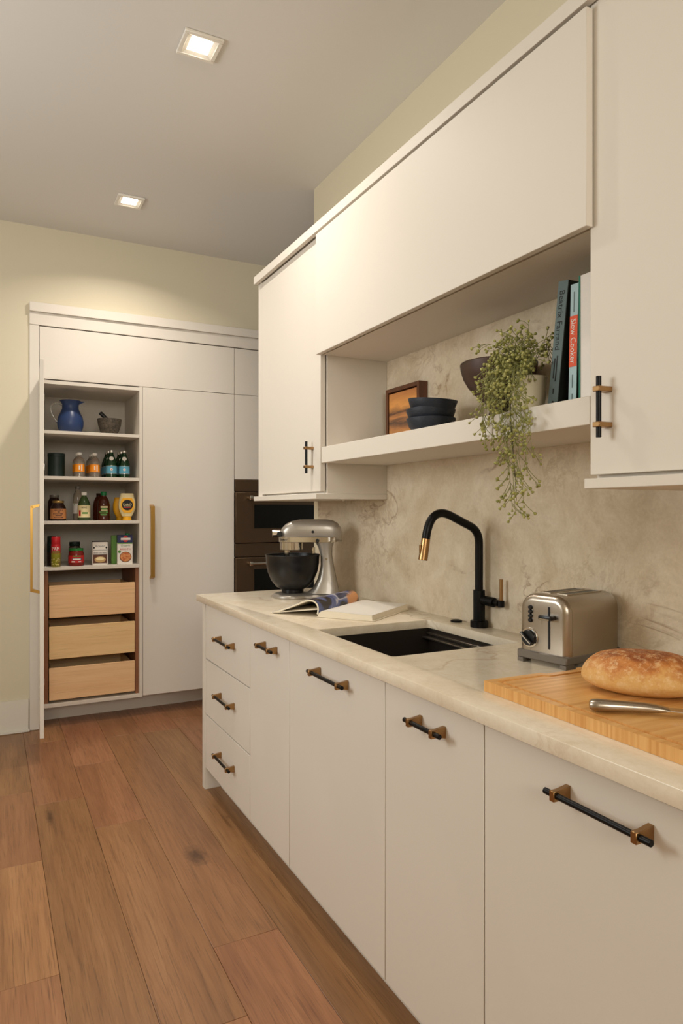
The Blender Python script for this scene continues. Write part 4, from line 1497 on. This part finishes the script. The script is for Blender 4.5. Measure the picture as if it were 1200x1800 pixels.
def water(x, y, label, group):
    r = thing('water_bottle', label, 'bottle', (x, y, S2), 0, group)
    MB().lathe([(0.0, 0.0), (0.030, 0.0), (0.034, 0.004), (0.0345, 0.09), (0.032, 0.106), (0.022, 0.135), (0.014, 0.154), (0.0125, 0.166)], (0, 0, 0), 30, True, True).done('bottle_body', 'bglass', r)
    MB().lathe([(0.0347, 0.026), (0.0352, 0.026), (0.0352, 0.080), (0.0347, 0.080)], (0, 0, 0), 30, False, False).done('label_wrap', 'lblue', r)
    b = MB()
    b.lathe([(0.0, 0), (0.0085, 0), (0.0085, 0.0005), (0, 0.0005)], (0, 0, 0), 18)
    o = b.done('label_roundel', 'white', r)
    o.rotation_euler = (PI / 2, 0, FA + PI / 2)
    o.location = (0.0353 * math.cos(FA), 0.0353 * math.sin(FA), 0.054)
    b = MB()
    pts = []
    for i in range(10):
        rr = 0.0058 if i % 2 == 0 else 0.0024
        pts.append((rr * math.sin(i * PI / 5), rr * math.cos(i * PI / 5), 0.0006))
    b.poly(pts, (0, 0, 0.0004))
    o = b.done('label_star', 'redstar', r)
    o.rotation_euler = (PI / 2, 0, FA + PI / 2)
    o.location = (0.0353 * math.cos(FA), 0.0353 * math.sin(FA), 0.054)
    for z0, z1 in ((0.0275, 0.031), (0.0765, 0.0795)):
        MB().lathe([(0.0353, z0), (0.0356, z0), (0.0356, z1), (0.0353, z1)], (0, 0, 0), 30, False, False).done('label_stripe', 'silver', r)
    b = MB()
    b.lathe([(0.0, 0), (0.014, 0), (0.014, 0.0006), (0, 0.0006)], (0, 0, 0), 20, sy=1.0)
    o = b.done('neck_label', 'white', r)
    o.rotation_euler = (PI / 2 - 0.36, 0, FA + PI / 2)
    o.location = (0.0258 * math.cos(FA), 0.0258 * math.sin(FA), 0.126)
    MB().lathe([(0.0142, 0.1662), (0.0145, 0.1675), (0.0138, 0.180), (0.0, 0.1815)], (0, 0, 0), 24).done('cap', 'silver', r)
    return r


soda(0.513, 4.66, 'clear soda bottle with orange label in front of its column beside the green canister', 'orange label soda bottles')
soda(0.510, 4.735, 'clear soda bottle with orange label tucked behind another, nearest the canister', 'orange label soda bottles')
soda(0.606, 4.66, 'clear soda bottle with orange label in front of its column beside the water bottles', 'orange label soda bottles')
soda(0.603, 4.735, 'clear soda bottle second in the column of three beside the water bottles', 'orange label soda bottles')
soda(0.600, 4.81, 'clear soda bottle rearmost in the column of three beside the water bottles', 'orange label soda bottles')
water(0.709, 4.66, 'green glass water bottle with blue label, front one beside the soda bottles', 'green water bottles')
water(0.790, 4.66, 'green glass water bottle with blue label, front one beside the pantry side panel', 'green water bottles')
for x, side in ((0.704, 'soda bottles'), (0.785, 'pantry side panel')):
    for y, pl_ in ((4.74, 'second'), (4.82, 'rearmost')):
        water(x, y, 'green glass water bottle ' + pl_ + ' in its column beside the ' + side, 'green water bottles')


def jar(name, label, cat, x, y, z, prof, glass, lid, lidm, lab, labm, group=None):
    r = thing(name, label, cat, (x, y, z), 0, group)
    MB().lathe(prof, (0, 0, 0), 36).done('jar_body', glass, r)
    MB().lathe(lid, (0, 0, 0), 32).done('lid', lidm, r)
    if lab:
        MB().lathe([(lab[0], lab[1]), (lab[0] + 0.0005, lab[1]), (lab[0] + 0.0005, lab[2]), (lab[0], lab[2])], (0, 0, 0), 36, False, False).done('label_wrap', labm, r)
    return r


def print_bars(r, rad, rows, m, name='label_print', ang=FA):
    """small marks of print on a round label: rows of (z0, z1, half angle, shift)"""
    b = MB()
    for z0, z1, w, da in rows:
        n = 6
        lo_ = [(rad * math.cos(ang + da - w + 2 * w * i / n), rad * math.sin(ang + da - w + 2 * w * i / n), z0) for i in range(n + 1)]
        hi_ = [(p[0], p[1], z1) for p in lo_]
        ring = lo_ + hi_[::-1]
        b.loft([ring, [(p[0] * 1.008, p[1] * 1.008, p[2]) for p in ring]], smooth=False)
    o = b.done(name, m, r)
    o['kind'] = 'stuff'
    return o


PJ = [(0.0, 0.0), (0.043, 0.0), (0.047, 0.004), (0.047, 0.078), (0.044, 0.088), (0.034, 0.103), (0.032, 0.112)]
r = jar('preserve_jar', 'dark jar with a kraft brown label and gold lid', 'jar', 0.387, 4.66, S3, PJ, 'jarbrown', [(0.0335, 0.1125), (0.0345, 0.114), (0.0345, 0.125), (0.033, 0.127), (0.0, 0.127)], 'lidgold', (0.0472, 0.012, 0.076), 'kraft')
print_bars(r, 0.0478, [(0.064, 0.070, 0.55, 0.1), (0.052, 0.058, 0.16, 0.1), (0.040, 0.047, 0.62, 0.0), (0.030, 0.035, 0.4, 0.1), (0.018, 0.024, 0.6, 0.1)], 'brownprint')
jar('preserve_jar', 'tall dark jar with a grey lid behind the kraft label jar', 'jar', 0.372, 4.765, S3, [(0.0, 0.0), (0.034, 0.0), (0.037, 0.004), (0.037, 0.120), (0.030, 0.138), (0.026, 0.146)], 'jarbrown', [(0.0275, 0.1465), (0.0285, 0.148), (0.0285, 0.164), (0.0, 0.165)], 'lidgrey', None, None)

r = jar('vinegar_bottle', 'clear green vinegar bottle with cream label and white cap', 'bottle', 0.541, 4.66, S3, [(0.0, 0.0), (0.034, 0.0), (0.037, 0.004), (0.037, 0.098), (0.033, 0.118), (0.022, 0.145), (0.015, 0.155), (0.0145, 0.162)], 'vin', [(0.0165, 0.1625), (0.017, 0.164), (0.017, 0.180), (0.0155, 0.182), (0.0, 0.182)], 'white', (0.0372, 0.020, 0.098), 'mayo')
wrap_lettering('HEINZ', 0.014, 'ink', r, 0.0378, 0.083, FA, width=0.036)
print_bars(r, 0.0379, [(0.043, 0.054, 0.45, 0.15)], 'lgreen', 'label_green_panel')
print_bars(r, 0.0379, [(0.030, 0.066, 0.2, -0.75)], 'redstar', 'label_red_apple')
print_bars(r, 0.0379, [(0.058, 0.062, 0.8, 0.2)], 'tanprint', 'label_ribbon')
r = jar('vinegar_bottle', 'tall clear bottle with a grey cap behind the vinegar bottle', 'bottle', 0.513, 4.752, S3, [(0.0, 0.0), (0.026, 0.0), (0.029, 0.004), (0.029, 0.150), (0.026, 0.168), (0.015, 0.192), (0.013, 0.202)], 'pet', [(0.0148, 0.2025), (0.0155, 0.204), (0.0155, 0.222), (0.0, 0.223)], 'lidgrey', (0.0292, 0.045, 0.11), 'white')
print_bars(r, 0.0298, [(0.098, 0.108, 0.9, 0.0)], 'lgreen')

r = jar('juice_bottle', 'amber juice bottle with a green and white label and bright green cap', 'bottle', 0.664, 4.68, S3, [(0.0, 0.0), (0.035, 0.0), (0.039, 0.005), (0.039, 0.028), (0.037, 0.034), (0.037, 0.088), (0.039, 0.096), (0.034, 0.125), (0.022, 0.150), (0.016, 0.156), (0.0155, 0.163)], 'juice', [(0.0175, 0.1635), (0.018, 0.165), (0.018, 0.184), (0.016, 0.187), (0.0, 0.187)], 'capgreen', (0.0373, 0.032, 0.092), 'juice')
print_bars(r, 0.0381, [(0.082, 0.092, 0.62, 0.1), (0.064, 0.069, 0.55, 0.1), (0.022, 0.030, 0.4, 0.0)], 'mayo')
print_bars(r, 0.0381, [(0.048, 0.061, 0.75, 0.0), (0.070, 0.080, 0.5, 0.1), (0.034, 0.044, 0.55, 0.0)], 'lgreen', 'label_green_panel')
jar('juice_bottle', 'dark bottle half hidden behind the amber juice bottle', 'bottle', 0.648, 4.775, S3, [(0.0, 0.0), (0.035, 0.0), (0.039, 0.005), (0.039, 0.096), (0.034, 0.125), (0.022, 0.150), (0.016, 0.160)], 'juice', [(0.0175, 0.1605), (0.018, 0.162), (0.018, 0.178), (0.0, 0.18)], 'jarbrown', None, None)


def squeeze(label, x, y, body, labelled, s=1.0):
    r = thing('squeeze_bottle', label, 'bottle', (x, y, S3), -0.08)
    b = MB()
    secs = []
    for z, hw, hd in ((0.027, 0.031, 0.023), (0.036, 0.0345, 0.026), (0.055, 0.044, 0.028), (0.075, 0.0515, 0.029), (0.10, 0.053, 0.029), (0.128, 0.0515, 0.028), (0.155, 0.044, 0.026), (0.172, 0.0405, 0.023), (0.176, 0.038, 0.019)):
        secs.append(superring(0, 0, hw * s, hd * s, 2.8, 32, z * s, 'xy'))
    b.loft(secs)
    b.done('bottle_body', body, r)
    MB().lathe([(0.0, 0), (0.027 * s, 0), (0.0285 * s, 0.002), (0.0265 * s, 0.0262 * s)], (0, 0, 0), 30).done('cap', 'yellow', r)
    if labelled:
        ol = [(-0.022, 0.050), (0.022, 0.050), (0.041, 0.078), (0.043, 0.10), (0.041, 0.126), (0.028, 0.146), (-0.028, 0.146), (-0.041, 0.126), (-0.043, 0.10), (-0.041, 0.078)]
        MB().poly([(p[0], -0.0308, p[1]) for p in ol], (0, 0.006, 0)).done('label_panel', 'yellow', r)
        o = MB().lathe([(0.0, 0), (0.0345, 0), (0.0345, 0.0007), (0, 0.0007)], (0, 0, 0), 36).done('label_disc', 'ink', r)
        o.rotation_euler = (PI / 2, 0, 0)
        o.location = (0, -0.0309, 0.100)
        MB().poly([(-0.022, -0.0320, 0.081), (0.022, -0.0320, 0.082), (0.022, -0.0320, 0.088), (-0.022, -0.0320, 0.087)], (0, 0.0003, 0)).done('label_banner', 'redstar', r)
        lettering("Duke's", 0.021, 'mayo', r, (0, -0.0320, 0.104), (1, 0, 0.08), (-0.08, 0, 1), width=0.052)
        lettering('MAYONNAISE', 0.007, 'mayo', r, (0, -0.0320, 0.0925), (1, 0, 0.04), (-0.04, 0, 1), width=0.046)
    return r


squeeze('upside-down cream squeeze bottle with a black round emblem and yellow cap', 0.801, 4.62, 'mayo', True)
squeeze('plain yellow squeeze bottle behind the cream one', 0.775, 4.73, 'yellow', False, 0.86)


def spray_can(label, x, y, body, z0=S4, text=True):
    r = thing('spray_can', label, 'can', (x, y, z0), 0, 'cooking spray cans')
    MB().lathe([(0.0, 0.0), (0.026, 0.0), (0.0275, 0.003), (0.0275, 0.085)], (0, 0, 0), 32).done('can_lower', body, r)
    MB().lathe([(0.0275, 0.0852), (0.0275, 0.136), (0.026, 0.140)], (0, 0, 0), 32).done('can_upper', 'red' if text else 'dkgreen', r)
    MB().lathe([(0.0262, 0.1402), (0.0268, 0.142), (0.0262, 0.184), (0.024, 0.187), (0.0, 0.187)], (0, 0, 0), 32).done('cap', 'red' if text else 'dkgreen', r)
    if text:
        wrap_lettering('PAM', 0.030, 'white', r, 0.0276, 0.112, FA, width=0.044)
        print_bars(r, 0.0278, [(0.088, 0.097, 0.85, 0.1)], 'lgreen', 'label_band')
        b = MB()
        rr = random.Random(5)
        for _ in range(16):
            a, z = FA + rr.uniform(-0.9, 0.9), rr.uniform(0.008, 0.052)
            b.lathe([(0.0, -0.005), (0.004, -0.003), (0.0052, 0.0), (0.004, 0.003), (0, 0.005)], (0.0245 * math.cos(a), 0.0245 * math.sin(a), z), 10)
        b.done('label_olives', 'olive2', r)['kind'] = 'stuff'
        print_bars(r, 0.0277, [(0.004, 0.054, 1.2, 0.0)], 'brownprint', 'label_ground')
    return r


spray_can('red and olive green cooking spray can on the lowest pantry shelf', 0.367, 4.582, 'olive')
spray_can('dark capped spray can behind the red one', 0.352, 4.70, 'jarbrown', text=False)

SJ = [(0.0, 0.0), (0.040, 0.0), (0.045, 0.004), (0.047, 0.030), (0.047, 0.062), (0.044, 0.084), (0.040, 0.094)]
r = jar('salsa_jar', 'round red salsa jar with a green lid on the lowest pantry shelf', 'jar', 0.490, 4.625, S4, SJ, 'salsa', [(0.041, 0.0945), (0.043, 0.0955), (0.043, 0.108), (0.040, 0.110), (0.0, 0.110)], 'lidgreen', (0.0473, 0.020, 0.066), 'redstar')
print_bars(r, 0.0480, [(0.036, 0.050, 0.62, 0.1)], 'carton', 'label_title_band')
print_bars(r, 0.0486, [(0.039, 0.047, 0.5, 0.1), (0.024, 0.031, 0.22, -0.35), (0.024, 0.030, 0.18, 0.45)], 'white')
print_bars(r, 0.0480, [(0.058, 0.065, 0.5, 0.1)], 'lgreen', 'label_green_panel')
jar('salsa_jar', 'dark lidded jar standing behind the salsa jar', 'jar', 0.492, 4.735, S4, [(0.0, 0.0), (0.032, 0.0), (0.035, 0.004), (0.035, 0.110), (0.031, 0.120)], 'jarbrown', [(0.0322, 0.1205), (0.033, 0.122), (0.033, 0.146), (0.0, 0.147)], 'dkgreen', (0.0352, 0.085, 0.11), 'lidgrey')

# oatmeal tin
r = thing('oatmeal_tin', 'white oatmeal tin with black lettering and a bowl picture', 'tin', (0.634, 4.63, S4), -0.10)
b = MB()
b.loft([superring(0, 0, 0.049, 0.036, 5, 36, z, 'xy') for z in (0.0, 0.1475)])
b.done('tin_body', 'white', r)
b = MB()
b.loft([superring(0, 0, hw, hd, 5, 36, z, 'xy') for z, hw, hd in ((0.1477, 0.0495, 0.0365), (0.151, 0.0495, 0.0365), (0.152, 0.047, 0.034))])
b.done('tin_lid', 'ink', r)
yf = -0.0362
lettering("McCANN'S", 0.017, 'ink', r, (0, yf, 0.120), (1, 0, 0), (0, 0, 1), width=0.060)
lettering('IRISH OATMEAL', 0.014, 'ink', r, (0, yf, 0.078), (1, 0, 0), (0, 0, 1), width=0.078)
MB().box(-0.042, 0.042, yf, yf + 0.0004, 0.012, 0.066).done('label_panel', 'brownprint', r)
b = MB()
b.poly([(0.034 * math.cos(a * PI / 14), yf - 0.0006, 0.036 + 0.019 * math.sin(a * PI / 14)) for a in range(28)], (0, 0.0005, 0))
b.done('label_bowl', 'tanprint', r)
b = MB()
b.poly([(0.026 * math.cos(a * PI / 14), yf - 0.0012, 0.041 + 0.010 * math.sin(a * PI / 14)) for a in range(28)], (0, 0.0005, 0))
b.done('label_oats', 'mayo', r)
for s in (-1, 1):
    b = MB()
    b.poly([(s * 0.037 + 0.005 * math.cos(a * PI / 6), yf - 0.0003, 0.112 + 0.006 * math.sin(a * PI / 6)) for a in range(12)], (0, 0.0004, 0))
    b.done('label_medal', 'ink', r)
MB().box(-0.044, 0.044, yf - 0.0001, yf + 0.0003, 0.0945, 0.0965).done('label_rule', 'ink', r)
MB().box(-0.044, 0.044, yf - 0.0001, yf + 0.0003, 0.0665, 0.0685).done('label_rule', 'ink', r)

# broth cartons


def carton(label, x, y, w, d, full=True):
    r = thing('broth_carton', label, 'carton', (x, y, S4), -0.10)
    h = 0.190
    if full:
        MB().box(-w, w, -d, d, 0.0003, 0.140, 0.0006).done('carton_lower', 'white', r)
        MB().box(-w, w, -d, d, 0.1403, h, 0.001).done('carton_upper', 'carton', r)
        MB().box(-w + 0.001, w - 0.001, -d - 0.0004, -d - 0.0001, 0.133, 0.140).done('green_band', 'cartongreen', r)
        MB().lathe([(0.0, 0.0), (0.015, 0.0), (0.015, 0.009), (0.013, 0.011), (0.0, 0.011)], (0.018, 0, h), 24).done('cap', 'capgreen', r)
        lettering('Organic', 0.017, 'lidgreen', r, (0.004, -d - 0.0003, 0.122), (1, 0, 0), (0, 0, 1), width=0.058)
        lettering('BROTH', 0.016, 'redstar', r, (0.004, -d - 0.0003, 0.098), (1, 0, 0), (0, 0, 1), width=0.068)
        b = MB()
        b.poly([(0.004 + 0.037 * math.cos(a * PI / 16), -d - 0.0005, 0.048 + 0.034 * math.sin(a * PI / 16)) for a in range(32)], (0, 0.0004, 0))
        b.done('bowl_rim_print', 'brownprint', r)
        b = MB()
        b.poly([(0.004 + 0.033 * math.cos(a * PI / 16), -d - 0.0009, 0.049 + 0.030 * math.sin(a * PI / 16)) for a in range(32)], (0, 0.0004, 0))
        b.done('soup_print', 'soup', r)
        b = MB()
        b.poly([(-0.034 + 0.009 * math.cos(a * PI / 8), -d - 0.0012, 0.083 + 0.009 * math.sin(a * PI / 8)) for a in range(16)], (0, 0.0004, 0))
        b.done('badge_print', 'lgreen', r)
        b = MB()
        b.poly([(0.004 + 0.017 * math.cos(a * PI / 10), -d - 0.0005, 0.165 + 0.021 * math.sin(a * PI / 10)) for a in range(20)], (0, 0.0004, 0))
        b.done('emblem_print', 'redstar', r)
        MB().box(-0.026, 0.034, -d - 0.0010, -d - 0.0006, 0.158, 0.172).done('banner_print', 'white', r)
    else:
        MB().box(-w, w, -d, d, 0.0003, h - 0.004, 0.0008).done('carton_body', 'cartongreen', r)
        MB().box(-w - 0.0004, -w - 0.0001, -d + 0.004, d - 0.004, 0.02, 0.12).done('side_panel', 'olive', r)
    return r


carton('white and navy broth carton with a soup bowl picture and green cap', 0.785, 4.615, 0.047, 0.031)
carton('green carton standing behind the broth carton', 0.758, 4.69, 0.046, 0.031, False)
